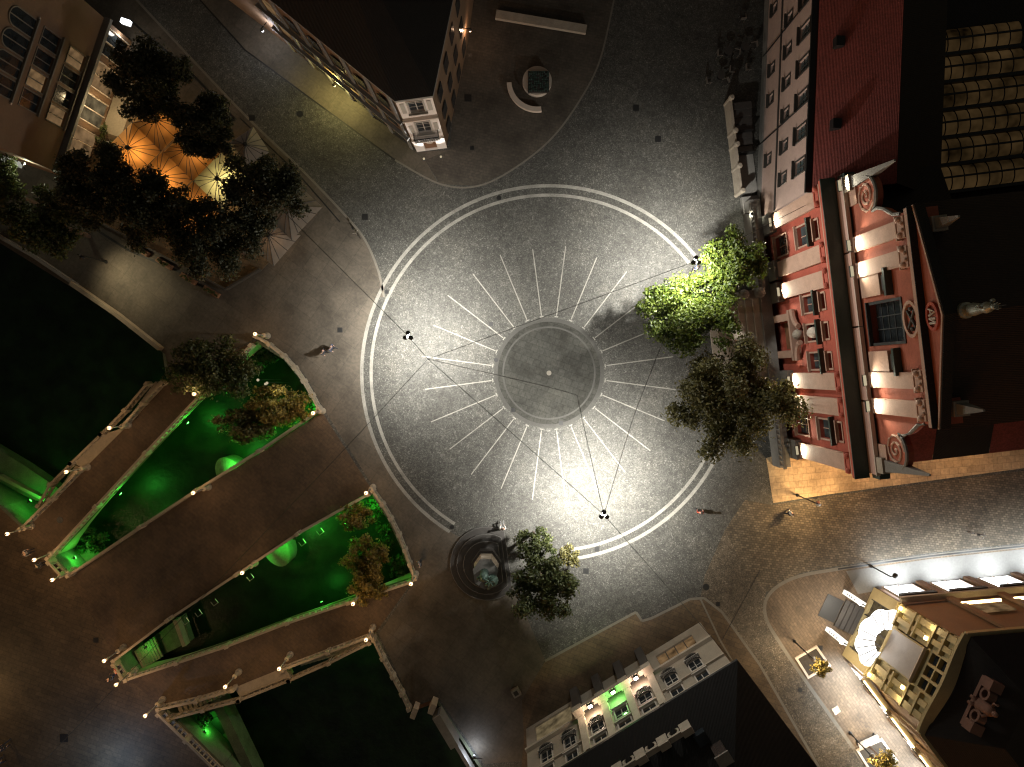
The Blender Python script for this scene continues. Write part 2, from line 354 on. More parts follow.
# the circle
struct('circle_disc', MB().sheet(arc(4.62, 0, 360, 90)[:-1], .008), 'disc')
rg = ring(4.05, 4.2, 0, 360, .012); rg.v += []
struct('disc_inner_ring', rg, 'inlay_soft')
struct('disc_outer_ring', ring(4.62, 4.95, 0, 360, .010), 'inlay_soft')
struct('disc_centre_stone', MB().sheet(arc(.22, 0, 360, 24)[:-1], .012), 'kerb')
ins = MB()
for q in range(24):
    a = R(7.5+15*q); r0, r1 = 5.05, 11.25+(.25 if q % 2 else 0)
    u = Vector((math.cos(a), math.sin(a))); n = Vector((-u.y, u.x)); c = Vector((CX, CY))
    for (s0, s1, w) in ((r0+.16, r1, .048), (r0, r0+.1, .17)):
        p = [c+u*s0-n*w, c+u*s1-n*w, c+u*s1+n*w, c+u*s0+n*w]; ins.add([(*x, .012) for x in p], [(0,1,2,3)])
struct('radial_line_inlay', ins, 'inlay')
rings = MB()
for r0, r1 in ((15.87, 16.15), (16.7, 17.0)):
    m_ = ring(r0, r1, 38, 238, .012, 150); rings.add(m_.v, m_.f)
    m_ = ring(r0, r1, 274, 340, .012, 70); rings.add(m_.v, m_.f)
struct('double_ring_inlay', rings, 'inlay')
# manhole and drain covers let into the ground
mh = [(499,198,.22),(387,292,.18),(491,324,.2),(496,360,.2),(513,410,.2),(561,423,.2),(452,527,.2),(597,549,.25),(586,571,.28),(706,587,.3),(636,108,.3),(658,139,.3),(470,55,.2),(468,98,.35),
      (472,148,.2),(300,114,.3),(252,118,.28),(718,604,.22),(815,496,.3),(872,690,.3),(820,648,.25),(800,690,.22),(365,217,.3),(340,330,.25),(60,520,.3),(96,640,.25),(64,738,.4)]
for i, (x, y, r) in enumerate(mh):
    px, py = W2(x, y); m_ = MB()
    if i % 3: m_.prism([(px+r*a, py+r*b) for a, b in ((-.9,-.9),(.9,-.9),(.9,.9),(-.9,.9))], .006, .022)
    else: m_.lathe([(r, .006), (r, .022)], px, py, 0, 16)
    o = m_.build('drain_cover', 'black'); o['kind'] = 'structure'

# ------------------------------------------------------------------ balustrades
def balustrade(name, pts, parent, mat='stone_warm', h=.95, step=.52, post_every=9, w=.2, zs=None, zoff=0.0):
    """pts: ground points (x, y) or (x, y, z); one mesh: plinth, balusters, coping and posts"""
    P = [Vector((p[0], p[1], (p[2] if len(p) > 2 else 0)+zoff)) for p in pts]; mb = MB()
    for seg_i, (a, b) in enumerate(zip(P, P[1:])):
        d = b-a; L = d.length; hd = Vector((d.x, d.y, 0)).normalized(); n = Vector((-hd.y, hd.x, 0))
        def rail(z0, z1, ww):
            q = [a-n*ww/2, b-n*ww/2, b+n*ww/2, a+n*ww/2]
            mb.add([v+Vector((0,0,z0)) for v in q]+[v+Vector((0,0,z1)) for v in q],
                   [(3,2,1,0),(4,5,6,7),(0,1,5,4),(1,2,6,5),(2,3,7,6),(3,0,4,7)])
        rail(.0, .16, w); rail(h-.14, h, w*1.02)
        c = max(1, int(L/step))
        for i in range(c):
            p = a+d*((i+.5)/c)
            mb.lathe([(.07,.16),(.1,.32),(.1,.42),(.05,.66),(.07,h-.14)], p.x, p.y, p.z, 6)
        npost = max(1, int(L/(step*post_every)))
        for i in range(npost+1):
            if i == npost and seg_i < len(P)-2: continue
            p = a+d*(i/npost); mb.obox(p.x, p.y, p.z-.01, p.z+h+.1, .34, .34, math.atan2(hd.y, hd.x))
    return mb.build(name, mat, parent)
def wallstrip(name, pts, parent, mat='quay', z0=WZ-1, z1=-.012, w=.5):
    mb = MB()
    for a, b in zip(pts, pts[1:]): mb.seg(a, b, w, z0, z1)
    return mb.build(name, mat, parent)
def centre(pts): 
    n = len(pts); return Vector((sum(p[0] for p in pts)/n, sum(p[1] for p in pts)/n, 0))

def bridge(label, left, right, stairs, fascia=()):
    Lp, Rp = pxs(left), pxs(right); c = centre(Lp+Rp)
    t = thing('footbridge', label, 'bridge', c, 0)
    loc = lambda pts: [(p[0]-c.x, p[1]-c.y)+tuple(p[2:]) for p in pts]
    Ll, Rl = loc(Lp), loc(Rp)
    MB().prism(Ll+Rl[::-1], -.75, 0).build('deck', 'deck', t)
    # shallow arch under each edge
    for side in (Ll, Rl):
        a, b = Vector(side[0]), Vector(side[-1]); n = 14; mb = MB()
        path = [a+(b-a)*i/n for i in range(n+1)]
        # follow the bent edge
        def along(t_):
            seg = [(Vector(side[i+1])-Vector(side[i])).length for i in range(len(side)-1)]; d = t_*sum(seg)
            for i, sl in enumerate(seg):
                if d <= sl or i == len(seg)-1: return Vector(side[i]).lerp(Vector(side[i+1]), min(1, d/sl))
                d -= sl
        inn = (Vector((sum(p[0] for p in Ll+Rl)/len(Ll+Rl), sum(p[1] for p in Ll+Rl)/len(Ll+Rl))))
        for i in range(n):
            t0, t1 = i/n, (i+1)/n; p, q = along(t0), along(t1)
            z0 = -.76-2.6*(1-4*t0*(1-t0))**2.0-.02; z1 = -.76-2.6*(1-4*t1*(1-t1))**2.0-.02
            d = (q-p).normalized(); nn = Vector((-d.y, d.x)); 
            if nn.dot(inn-(p+q)/2) < 0: nn = -nn
            v = [(*p, z0), (*q, z1), (*q, -.76), (*p, -.76)]
            v2 = [(x+nn.x*.5, y+nn.y*.5, z) for x, y, z in v]
            mb.add(v+v2, [(0,1,2,3),(7,6,5,4),(0,4,5,1),(2,6,7,3)])
            if i == 0: mb.add([v[0],v[3],v2[3],v2[0]], [(0,1,2,3)])
            if i == n-1: mb.add([v[1],v[2],v2[2],v2[1]], [(0,1,2,3)])
        mb.build('arch_wall', 'stone_warm', t)
    return t, loc
# left bridge
A_left = [(170,380),(125,428),(85,468),(24,530)]; A_right = [(258,340),(205,394),(150,452),(52,558)]
brA, lo = bridge('narrow stone footbridge nearest the picture left, with twin flights of steps outside it', A_left, A_right, 0)
balustrade('balustrade', lo(pxs([(254,346),(203,396),(150,452),(101,505),(54,556)])), brA)
balustrade('balustrade', lo(pxs([(166,383),(147,403),(127,426)])), brA)
balustrade('balustrade', lo(pxs([(83,470),(56,498),(27,527)])), brA)
def flight(parent, lo, p, q, w, z0, z1, n=16, side=1):
    """steps from plan pixel p (level z0) to q (level z1)"""
    a, b = [Vector(x) for x in lo([W2(*p), W2(*q)])]; d = (b-a); u = d.normalized(); nrm = Vector((-u.y, u.x))*w/2; mb = MB()
    for i in range(n):
        s, e = a+d*(i/n), a+d*((i+1)/n); z = z0+(z1-z0)*(i+1)/n
        mb.prism([s-nrm, e-nrm, e+nrm, s+nrm], z-.9, z)
    return mb.build('steps', 'stone_warm', parent)
flight(brA, lo, (158,386), (112,432), 1.15, -.2, -2.6)
balustrade('balustrade', lo([(*W2(151,384),-.1),(*W2(128,410),-.3),(*W2(104,434),-.4)]), brA)
balustrade('balustrade', lo([(*W2(104,434),-.4),(*W2(74,463),-.4)]), brA)
balustrade('balustrade', lo([(*W2(74,463),-.4),(*W2(52,484),-.6),(*W2(38,506),-.9)]), brA)
MB().prism(lo(pxs([(126,427),(84,469),(74,463),(104,434)])), -1.0, -.012).build('stair_landing', 'stone_warm', brA)
flight(brA, lo, (78,470), (40,505), 1.1, -.2, -2.6)
# centre bridge
B_left = [(322,412),(262,452),(200,490),(145,526),(70,577)]; B_right = [(372,490),(300,531),(240,571),(172,616),(116,660)]
brB, lo = bridge('wide central stone bridge with brown paved deck and two half round pier noses', B_left, B_right, 0)
balustrade('balustrade', lo(pxs([(320,411),(262,450),(200,489),(145,525),(74,573)])), brB, step=.5)
balustrade('balustrade', lo(pxs([(370,493),(300,532),(240,572),(172,617),(119,657)])), brB, step=.5)
def pier(p, dirpx):
    a = Vector(lo([W2(*p)])[0]); d = Vector((dirpx[0], -dirpx[1])).normalized(); t_ = Vector((-d.y, d.x)); mb = MB()
    n = 12; r = 1.15
    base = [a-t_*r]+[a+t_*(-r*math.cos(math.pi*i/n))+d*(1.9*math.sin(math.pi*i/n)) for i in range(1, n)]+[a+t_*r]
    mb.prism(base, WZ-1.2, -1.9)
    apex = a-d*.02
    ring_ = [(x.x, x.y, -1.9) for x in base]; mb.add(ring_+[(apex.x, apex.y, -.75)], [(i, i+1, n+1) for i in range(n)])
    return mb.build('pier_nose', 'quay', brB)
pier((222,479), (-.5,-.8)); pier((268,553), (.5,.85))
for (x, y, dx, dy) in ((212,601,.6,.8),(196,612,.6,.8),(183,620,.6,.8),(248,576,.6,.8),(300,541,.6,.8),(318,530,.6,.8)):   # iron brackets on the outer face
    m_ = MB(); p = Vector(lo([W2(x, y)])[0]); d = Vector((dx, -dy)); u = Vector((-d.y, d.x))
    m_.tube([(*(p-u*.25),-.2),(*(p-u*.25+d*.45),-.2),(*(p+u*.25+d*.45),-.2),(*(p+u*.25),-.2)], .035, 5); m_.build('iron_bracket', 'steel', brB)
# right bridge
C_left = [(415,578),(350,599),(290,619),(230,642),(128,678)]; C_right = [(376,632),(283,668),(228,690),(160,706)]
brC, lo = bridge('narrow stone footbridge nearest the picture bottom, with twin flights of steps outside it', C_left, C_right, 0)
balustrade('balustrade', lo(pxs([(411,580),(350,600),(290,620),(230,643),(131,676)])), brC)
balustrade('balustrade', lo(pxs([(372,633),(330,649),(285,666)])), brC)
balustrade('balustrade', lo(pxs([(236,686),(200,697),(163,705)])), brC)
flight(brC, lo, (368,640), (290,672), 1.2, -.2, -2.6); flight(brC, lo, (176,710), (240,690), 1.2, -.2, -2.6)
balustrade('balustrade', lo([(*W2(371,640),-.1),(*W2(330,661),-.3),(*W2(290,679),-.5)]), brC)
balustrade('balustrade', lo([(*W2(290,679),-.5),(*W2(240,699),-.5)]), brC)
balustrade('balustrade', lo([(*W2(240,699),-.5),(*W2(205,708),-.4),(*W2(172,716),-.2)]), brC)
MB().prism(lo(pxs([(285,667),(234,688),(240,697),(290,677)])), -1.1, -.014).build('stair_landing', 'stone_warm', brC)

# ------------------------------------------------------------------ embankments
def embank(label, pts, rail=None, railstep=.42, mat='quay', plants=None):
    P = pxs(pts); c = centre(P); t = thing('embankment_wall', label, 'embankment', c)
    lo = lambda l: [(p[0]-c.x, p[1]-c.y)+tuple(p[2:]) for p in l]
    wallstrip('retaining_wall', lo(P), t, mat)
    if rail: balustrade('balustrade', lo(pxs(rail)), t, step=railstep)
    return t, lo
eN, lo = embank('long river wall under the tree lined promenade at far left', [(-700,-185),(0,239),(75,286),(120,317),(165,351),(169,378)])
m_ = MB()
for a, b in zip([(-300,55),(0,236),(38,258),(75,283)], [(0,236),(38,258),(75,283),(78,285)]): m_.seg(*lo([W2(*a), W2(*b)]), .3, .0, .45)
m_.build('coping', 'stone_grey', eN)
m_ = MB()
for a, b in (((75,284),(120,315)),((120,315),(163,349))): m_.seg(*lo([W2(*a), W2(*b)]), .35, 0, .8)
m_.build('parapet', 'stone_warm', eN)
embank('curved river wall with balustrade between left and central bridges on the square side', [(258,340),(286,358),(306,382),(322,412)], [(259,337),(272,345),(286,356),(297,368),(306,381),(314,395),(321,408)], .38)
embank('curved river wall with balustrade between central and right bridges on the square side', [(372,490),(390,518),(404,548),(415,578)], [(374,489),(384,503),(392,517),(400,533),(406,548),(411,562),(416,576)], .38)
embank('river wall with balustrade running down from the right bridge to the stairwell', [(376,632),(394,672),(412,708)], [(375,636),(384,655),(394,673),(403,690),(410,705)], .42)
embank('river wall below the stairwell at the bottom edge', [(437,698),(482,767),(700,1150)])
embank('far bank river wall at the left picture edge', [(-700,15),(-300,300),(0,508),(24,530)])
embank('short far bank wall with balustrade between left and central bridges', [(52,558),(70,577)], [(55,560),(67,573)], .45)
embank('short far bank wall with balustrade between central and right bridges', [(116,660),(128,678)], [(119,661),(127,674)], .45)
embank('far bank river wall with balustrade under the right bridge', [(160,706),(222,767),(420,1000)], [(163,710),(190,736),(222,768),(250,800)], .45)
# lower quays, culverts and stairs at water level on the far bank
def quay(label, poly, z=-2.9, extra=None):
    P = pxs(poly, 0); c = centre(P); t = thing('lower_quay', label, 'quay', c); lo = lambda l: [(p[0]-c.x, p[1]-c.y) for p in l]
    MB().prism(lo(P), WZ-1, z).build('quay_slab', 'quay', t); return t, lo
t, lo = quay('green lit lower quay slab on the far bank upstream of the left bridge', [(-60,432),(0,468),(40,495),(28,512),(0,500),(-60,466)])
m_ = MB(); m_.seg(*lo(pxs([(-20,480),(34,508)])), .3, -2.89, -2.3); m_.build('low_wall', 'stone_warm', t)
t, lo = quay('green lit quay with plants at the tip between left and central bridges', [(57,560),(72,546),(84,566),(72,576)])
t, lo = quay('green lit quay with a curved culvert wall between central and right bridges', [(120,661),(165,628),(174,655),(130,677)], -3.4)
m_ = MB(); m_.seg(*lo(pxs([(164,628),(174,655)])), .35, -2.89, -2.0); m_.build('low_wall', 'stone_warm', t)
m_ = MB()
for i in range(8): m_.seg(*lo(pxs([(124+2*i,659-1.5*i),(133+2*i,677-1.1*i)])), .22, -2.89, -1.9-i*.12)
m_.build('steps', 'stone_warm', t)
t, lo = quay('green lit quay with a round arched culvert below the right bridge', [(165,707),(200,700),(240,775),(228,772)])
m_ = MB(); cc = Vector(lo([W2(205,742)])[0])
for i in range(14):
    a0, a1 = R(60+i*15), R(75+i*15)
    m_.seg((cc.x+1.0*math.cos(a0), cc.y+2.1*math.sin(a0)), (cc.x+1.0*math.cos(a1), cc.y+2.1*math.sin(a1)), .35, -2.89, -1.9)
m_.build('culvert_ring', 'stone_grey', t)
m_ = MB(); m_.lathe([(.9,0),(.9,.02)], cc.x, cc.y, -2.88, 20); m_.build('culvert_mouth', 'black', t)
m_ = MB(); m_.seg(*lo(pxs([(204,702),(246,790)])), .9, -3.6, -1.7); m_.build('low_wall', 'quay', t)
# stairwell hut at the end of the river wall
c = W(427,706); t = thing('stairwell', 'low walled stone stairwell at the lower end of the river balustrade', 'stairwell', c); lo = lambda l: [(p[0]-c.x, p[1]-c.y) for p in l]
m_ = MB(); m_.seg(*lo(pxs([(414,712),(418,702)])), .45, -.01, 1.3); m_.seg(*lo(pxs([(432,706),(436,697)])), .5, -.01, 1.6); m_.build('side_wall', 'stone', t)
MB().prism(lo(pxs([(419,703),(433,697),(431,706),(417,711)])), -1.2, -.3).build('step_landing', 'wood', t)
m_ = MB(); m_.seg(*lo(pxs([(438,708),(456,738)])), .75, -.012, 1.7); m_.build('parapet_wall', 'stone_grey', t)
m_ = MB(); m_.seg(*lo(pxs([(457,740),(484,785)])), .3, -.012, 1.1); m_.build('rail_wall', 'stone_grey', t)
LP1, LP2, LP3, CHF, SHOP = 30000, 46000, 27000, 650, 2400
# ------------------------------------------------------------------ buildings
def facade_frame(a, b, name, label, cat='building'):
    """Empty at ground corner a; local x runs to b, local +y points out of the facade (to the left of a->b)"""
    A, B = Vector(a), Vector(b); d = B-A
    t = thing(name, label, cat, (A.x, A.y, 0), math.atan2(d.y, d.x)); return t, d.length
def to_local(t, p):
    v = Matrix.Rotation(-t.rotation_euler.z, 3, 'Z') @ (Vector((p[0], p[1], 0))-Vector((t.location.x, t.location.y, 0))); return (v.x, v.y)
def front_wall(x0, x1, z0, z1, openings, y=0.0, rev=.25):
    """front face at y with openings (ox0, ox1, oz0, oz1) cut out and their reveals"""
    mb = MB(); xs = sorted({x0, x1, *[v for o in openings for v in o[:2]]}); zs = sorted({z0, z1, *[v for o in openings for v in o[2:4]]})
    for i in range(len(xs)-1):
        for j in range(len(zs)-1):
            cx, cz = (xs[i]+xs[i+1])/2, (zs[j]+zs[j+1])/2
            if any(o[0] < cx < o[1] and o[2] < cz < o[3] for o in openings): continue
            mb.add([(xs[i],y,zs[j]),(xs[i+1],y,zs[j]),(xs[i+1],y,zs[j+1]),(xs[i],y,zs[j+1])], [(0,1,2,3)])
    for a, b, c, d in [o[:4] for o in openings]:
        q = [(a,c),(b,c),(b,d),(a,d)]
        for k_ in range(4):
            p, r = q[k_], q[(k_+1)%4]; mb.add([(p[0],y,p[1]),(r[0],y,r[1]),(r[0],y-rev,r[1]),(p[0],y-rev,p[1])], [(0,1,2,3)])
    return mb
WIN = {}
def window(parent, x, z, w, h, pane='glass', frame='frame', y=0.0, bars=(1, 1), arch=False, hood=None, surround=.12, sill=True, depth=.16):
    """window part at centre-bottom (x, z): pane with a frame and a sill as sub-parts"""
    key = (round(w,2), round(h,2), pane, frame, bars, arch, surround, sill, depth)
    if key not in WIN:
        mb = MB(); n = 10
        if arch:
            pts = [(-w/2,0),(w/2,0)]+[(w/2*math.cos(math.pi*i/n), h-w/2+w/2*math.sin(math.pi*i/n)) for i in range(n+1)]
            mb.frontpoly(pts, .02, .035)
        else: mb.box(-w/2, w/2, -depth-.02, -depth, 0, h)
        fr = MB(); yb = .02 if arch else -depth
        if arch:
            out = [(-w/2-surround,0)]+[((w/2+surround)*math.cos(math.pi-math.pi*i/n), h-w/2+(w/2+surround)*math.sin(math.pi*i/n)) for i in range(n+1)]+[(w/2+surround,0)]
            inn = [(-w/2,0)]+[(w/2*math.cos(math.pi-math.pi*i/n), h-w/2+w/2*math.sin(math.pi*i/n)) for i in range(n+1)]+[(w/2,0)]
            for i in range(len(out)-1):
                fr.add([(out[i][0],.1,out[i][1]),(out[i+1][0],.1,out[i+1][1]),(inn[i+1][0],.1,inn[i+1][1]),(inn[i][0],.1,inn[i][1]),
                        (out[i][0],.003,out[i][1]),(out[i+1][0],.003,out[i+1][1]),(inn[i+1][0],.003,inn[i+1][1]),(inn[i][0],.003,inn[i][1])],
                       [(0,1,2,3),(0,4,5,1),(3,2,6,7)])
            fr.box(-.04, .04, .036, .07, 0, h-.02)
        else:
            s_ = surround
            for q in ((-w/2-s_,-w/2+.003,-s_,h+s_),(w/2-.003,w/2+s_,-s_,h+s_),(-w/2+.003,w/2-.003,h-.003,h+s_),(-w/2+.003,w/2-.003,-s_,.003)): fr.box(q[0],q[1],.003,.07,q[2],q[3])
            for i in range(bars[0]): 
                bx = -w/2+w*(i+1)/(bars[0]+1); fr.box(bx-.035, bx+.035, -depth+.002, -depth+.05, .003, h-.003)
            for i in range(bars[1]):
                bz = h*(i+1)/(bars[1]+1); fr.box(-w/2+.003, w/2-.003, -depth+.006, -depth+.04, bz-.03, bz+.03)
        sl = MB().box(-w/2-.2, w/2+.2, .072, .26, -.16, -.02)
        WIN[key] = (mb.mesh('window', pane), fr.mesh('window_frame', frame), sl.mesh('sill', frame))
    me = WIN[key]; o = link('window', me[0], parent); o.location = (x, y, z); link('window_frame', me[1], o)
    if sill: link('sill', me[2], o)
    if hood:
        hb = MB().box(-w/2-.35, w/2+.35, .072, hood, h+.3, h+.55).build('hood', 'copper_and_hood_shade' if frame == 'pilaster' else 'trim', o)  # church hoods coloured dark to paint the shadow that uplights cast above them
    return o
def body(parent, poly, z0, z1, mat, name='wall'):
    return MB().prism(poly, z0, z1).build(name, mat, parent)

# ---- tan building, top left
a, b = W2(84,184), W2(132,42)
# outside is to the right (south-east), so run from the far end to the near end
t, L = facade_frame(b, a, 'tan_building', 'tan rendered building at top left with a row of arched windows and lit ground floor')
wins = []
xs = [(-(-145)+q)/1 for q in (0,)]
wx = [(194-145+i*18)*.09 for i in range(4)]
op = []
for r, (z, w_, h_) in enumerate(((5.0,1.3,2.1),(8.3,1.3,2.0))):
    for x in wx: op.append((x-w_/2, x+w_/2, z, z+h_)); wins.append((x, z, w_, h_))
op2 = [(.3+i*2.9, 2.7+i*2.9, .15, 3.4) for i in range(4)]
mb = front_wall(0, L, 0, 20, op+op2)
mb.box(0, L, -14, -.252, 0, 20); mb.build('wall', 'tanwall', t)
for i, (x, z, w_, h_) in enumerate(wins): window(t, x, z, w_, h_, 'warmwin' if i in (0, 6, 3) else 'glass', 'kerb', bars=(1, 0), surround=.07)
for x in wx: window(t, x, 11.3, 1.3, 2.5, 'glass', 'kerb', arch=True, surround=.09)
window(t, wx[3], 15.6, 1.3, 2.4, 'warmwin', 'kerb', arch=True, surround=.09); window(t, wx[2], 15.6, 1.3, 2.4, 'glass', 'kerb', arch=True, surround=.09)
MB().box(wx[0]-1.0, wx[3]+1.0, .004, .16, 11.05, 11.2).build('string_course', 'trim', t)
MB().box(-.1, L+.1, .004, .55, 4.1, 4.45).build('cornice', 'stone_grey', t)
for i in range(4):
    o = MB().box(.34+i*2.9, 2.66+i*2.9, -.2, -.17, .2, 3.36).build('shop_window', ['glass','warmwin','dimwin','warmwin'][i], t)
    f = MB()
    for x in (.34, 1.46, 2.58): f.box(x+i*2.9, x+.08+i*2.9, -.165, .02, .2, 3.36)
    f.build('window_frame', 'trim', o)
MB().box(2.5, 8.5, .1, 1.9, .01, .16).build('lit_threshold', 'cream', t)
MB().box(6.2, 9.4, .004, .1, 3.5, 3.75).build('light_strip', 'strip', t)
loc = W(126,22,3.0)
t2 = thing('lit_sign', 'small white lit box sign on the corner of the tan building, top left', 'sign', loc, t.rotation_euler.z)
MB().box(-.2,.2,-.38,.38,-.2,.2).build('sign_face', emit('sign_glow', (.9,.95,1), 4), t2)
MB().box(-.24,.24,-.42,.42,-.28,-.205).build('sign_frame', 'frame_dark', t2)
light('POINT', W(108,112,2.6), 260, (1,.75,.4), .3)
light('POINT', W(122,36,2.0), 60, (1,.95,.85), .3)
m_ = MB().obox(0,0,0,2.2,2.6,.5,R(-35)); 
t2 = thing('notice_board', 'pale notice panel standing on the pavement at the left edge below the tan building', 'sign', W(19,165))
MB().obox(0,0,.5,1.5,1.4,.5,R(-18)).build('panel', emit('board_glow', (.9,.9,.75), .35), t2)
for s_ in (-.5,.5): MB().tube([(s_*.95,-s_*.31,0),(s_*.95,-s_*.31,.52)], .04).build('leg', 'black', t2)

# ---- dark roofed corner building, top
e = 12.9
P = [W2(417,152), W2(447,148), W2(468,42), W2(482,-60), W2(300,-260), W2(150,-60), W2(285,43)]
t, L = facade_frame(P[1], P[0], 'corner_house', 'dark roofed house at the top with a narrow white balconied end wall')
Q = [to_local(t, p) for p in P]
c0 = Vector((sum(q[0] for q in Q)/len(Q), sum(q[1] for q in Q)/len(Q)))
ins_ = [tuple(Vector(q)+(c0-Vector(q)).normalized()*.3) for q in Q]
opn = [(.5,1.25,4.2,6.6),(1.55,2.3,4.2,6.6)][:0]+[(L/2-.55,L/2+.55,.1,2.7),(L/2-.55,L/2+.55,4.8,7.3),(L/2-.55,L/2+.55,9.6,11.7)]
front_wall(0, L, 0, e, opn).build('end_wall', 'white', t)
body(t, [(L,-.004), (L,-.28), (0,-.28), (0,-.004)]+[], 0, .001, 'white', 'plinth')
sidepoly = [(0,-.27)]+[(L,-.27), Q[0]][:1]+[Q[6]]+[Q[5], Q[4], Q[3], Q[2], Q[1]]
body(t, [(0,-.26),(L,-.26),Q[6],Q[5],Q[4],Q[3],Q[2]], 0, e-.01, 'brownwall')
window(t, L/2, 4.8, 1.1, 2.5, 'glass', 'frame', bars=(1,2)); window(t, L/2, 9.6, 1.1, 2.1, 'glass', 'frame', bars=(1,2)); 
o = MB().box(L/2-.54, L/2+.54, -.2, -.17, .1, 2.68).build('door', 'wood', t)
MB().lathe([(.3,0),(.3,.02)], 0,0,0,14).build('round_light', 'trim', o).matrix_local = Matrix.Translation((L/2,-.16,1.6)) @ Matrix.Rotation(R(-90),4,'X')
for z in (4.9, 9.65):
    for s_ in (-1, 1):
        m_ = MB().box(L/2+s_*1.0-.16, L/2+s_*1.0+.16, .004, .06, z, z+1.9); m_.build('shutter', 'frame', t)
bl = MB().box(L/2-1.05, L/2+1.05, .004, .7, 4.3, 4.5).build('balcony', 'white', t)
m_ = MB()
for i in range(12): m_.box(L/2-1.0+i*.175, L/2-.96+i*.175, .68, .72, 4.502, 5.2)
m_.box(L/2-1.05, L/2+1.05, .66, .74, 5.202, 5.26)
for s_ in (-1,1):
    for i in range(4): m_.box(L/2+s_*1.02-.02, L/2+s_*1.02+.02, .06+i*.16, .1+i*.16, 4.502, 5.2)
m_.build('balcony_rail', 'black', bl)
MB().box(-.02, L+.02, .004, .3, 8.3, 8.5).build('string_course', 'trim', t); MB().box(-.02, L+.02, .004, .25, 3.25, 3.5).build('string_course', 'trim', t)
# eaves and hipped roof
out_ = [tuple(Vector(q)+(Vector(q)-c0).normalized()*.3) for q in Q]
rid = [tuple(c0+(Vector(q)-c0)*.28) for q in Q]
m_ = MB(); m_.prism(out_, e-.3, e); m_.build('cornice', 'stone_grey', t)
m_ = MB(); m_.prism(out_, e+.003, e+3.6, rid); rf = m_.build('roof', 'roof_black', t)
for i, (x, y) in enumerate(((2.5,-9),(-2.5,-14),(1.0,-17))):
    ch = MB().box(x-.5, x+.5, y-.35, y+.35, e+1.2, e+4.4).build('chimney', 'terracotta', t); MB().box(x-.6, x+.6, y-.45, y+.45, e+4.401, e+4.55).build('chimney_cap', 'stone_grey', ch)
m_ = MB(); n_ = 14          # long west side: pilasters, string course and windows
p0, p1 = Vector(Q[0]), Vector(Q[6]); d = (p1-p0).normalized(); nn = Vector((d.y,-d.x)); 
if nn.dot(p0-c0) < 0: nn = -nn
for i in range(n_):
    q = p0+d*(.6+i*1.15); a_ = math.atan2(d.y, d.x); 
    if i % 2 == 0: m_.obox(*(q+nn*.06), 0, e-.35, .35, .12, a_)
for z in (3.4, 7.2):
    pm = p0+(p1-p0)/2+nn*.17; m_.obox(pm.x, pm.y, z, z+.22, (p1-p0).length-.4, .3, math.atan2(d.y, d.x))
m_.build('side_trim', 'stone_grey', t)
for i in range(6):
    for z in (.8, 4.4, 8.1):
        q = p0+d*(1.75+i*2.3)+nn*.03; m_ = MB().obox(0,0,0,2.0,1.0,.05,0); o = m_.build('window', 'warmwin' if (i, z) in ((5,8.1),(5,4.4)) else 'glass', t); o.location = (q.x,q.y,z); o.rotation_euler.z = math.atan2(d.y,d.x)
for i, sgn in ((1, 0), (2, 1)):
    pass
p0, p1 = Vector(Q[1]), Vector(Q[2]); d = (p1-p0).normalized(); nn = Vector((-d.y, d.x))
if nn.dot(p0-c0) < 0: nn = -nn
for i in range(4):
    for z in (.8, 4.4, 8.1):
        q = p0+d*(1.5+i*2.3)+nn*.03; o = MB().obox(0,0,0,2.0,1.0,.05,0).build('window', 'glass', t); o.location = (q.x,q.y,z); o.rotation_euler.z = math.atan2(d.y,d.x)

# ---- monastery wing, top right
A_, B_ = W2(757,222), W2(771,-130)
t, L = facade_frame(A_, B_, 'monastery_wing', 'long pinkish grey building with red tiled roof at top right beside the church')
e = 11.7; ops = []; wl = []
for i in range(11):
    x = 2.3+i*2.62
    for z, w_, h_ in ((5.6,.8,1.1),(8.5,1.05,1.9)):
        ops.append((x-w_/2, x+w_/2, z, z+h_)); wl.append((x, z, w_, h_, i))
    if i in (1, 3, 4, 6, 8): ops.append((x-.4, x+.4, 2.0, 3.0)); wl.append((x, 2.0, .8, 1.0, i))
mb = front_wall(0, L, 0, e, ops); mb.box(0, L, -9, -.252, 0, e-.01); mb.build('wall', 'monastery', t)
for x, z, w_, h_, i in wl: window(t, x, z, w_, h_, 'warmwin' if (i == 6 and z > 6) else 'glass_blue', 'frame_dark', bars=(1, 2), surround=.1)
MB().box(0, L, .004, .12, 0, .9).build('plinth', 'stone_grey', t); MB().box(0, L, .004, .1, 4.3, 4.5).build('string_course', 'frame_dark', t)
m_ = MB().tube([(6.9,.1,.2),(6.9,.1,e-.2)], .06); m_.build('downpipe', 'black', t); m_ = MB().tube([(14.8,.1,.2),(14.8,.1,e-.2)], .06); m_.build('downpipe', 'black', t)
MB().box(-.3, L, .004, .5, e+.003, e+.2).build('gutter', 'black', t)
m_ = MB(); m_.add([(-.4,.62,e+.3),(L,.62,e+.3),(L,-4.6,e+4.2),(-.4,-4.6,e+4.2),(-.4,-.2,e+.004),(L,-.2,e+.004)], [(0,1,2,3)]); 
m_ = MB(); m_.add([(-.4,.02,e+.4),(L,.02,e+.4),(L,-4.3,e+3.8),(-.4,-4.3,e+3.8),(-.4,.02,e+.21),(L,.02,e+.21),(L,-4.3,e+3.6),(-.4,-4.3,e+3.6)], [(0,1,2,3),(7,6,5,4),(0,4,5,1),(1,5,6,2),(2,6,7,3),(3,7,4,0)])
rf = m_.build('roof', 'roof_red', t)
m_ = MB(); m_.add([(-.4,-4.31,e+3.8),(L,-4.31,e+3.8),(L,-9.4,e+.2),(-.4,-9.4,e+.2)], [(0,1,2,3)]); m_.build('roof_back', 'roof_black', t)
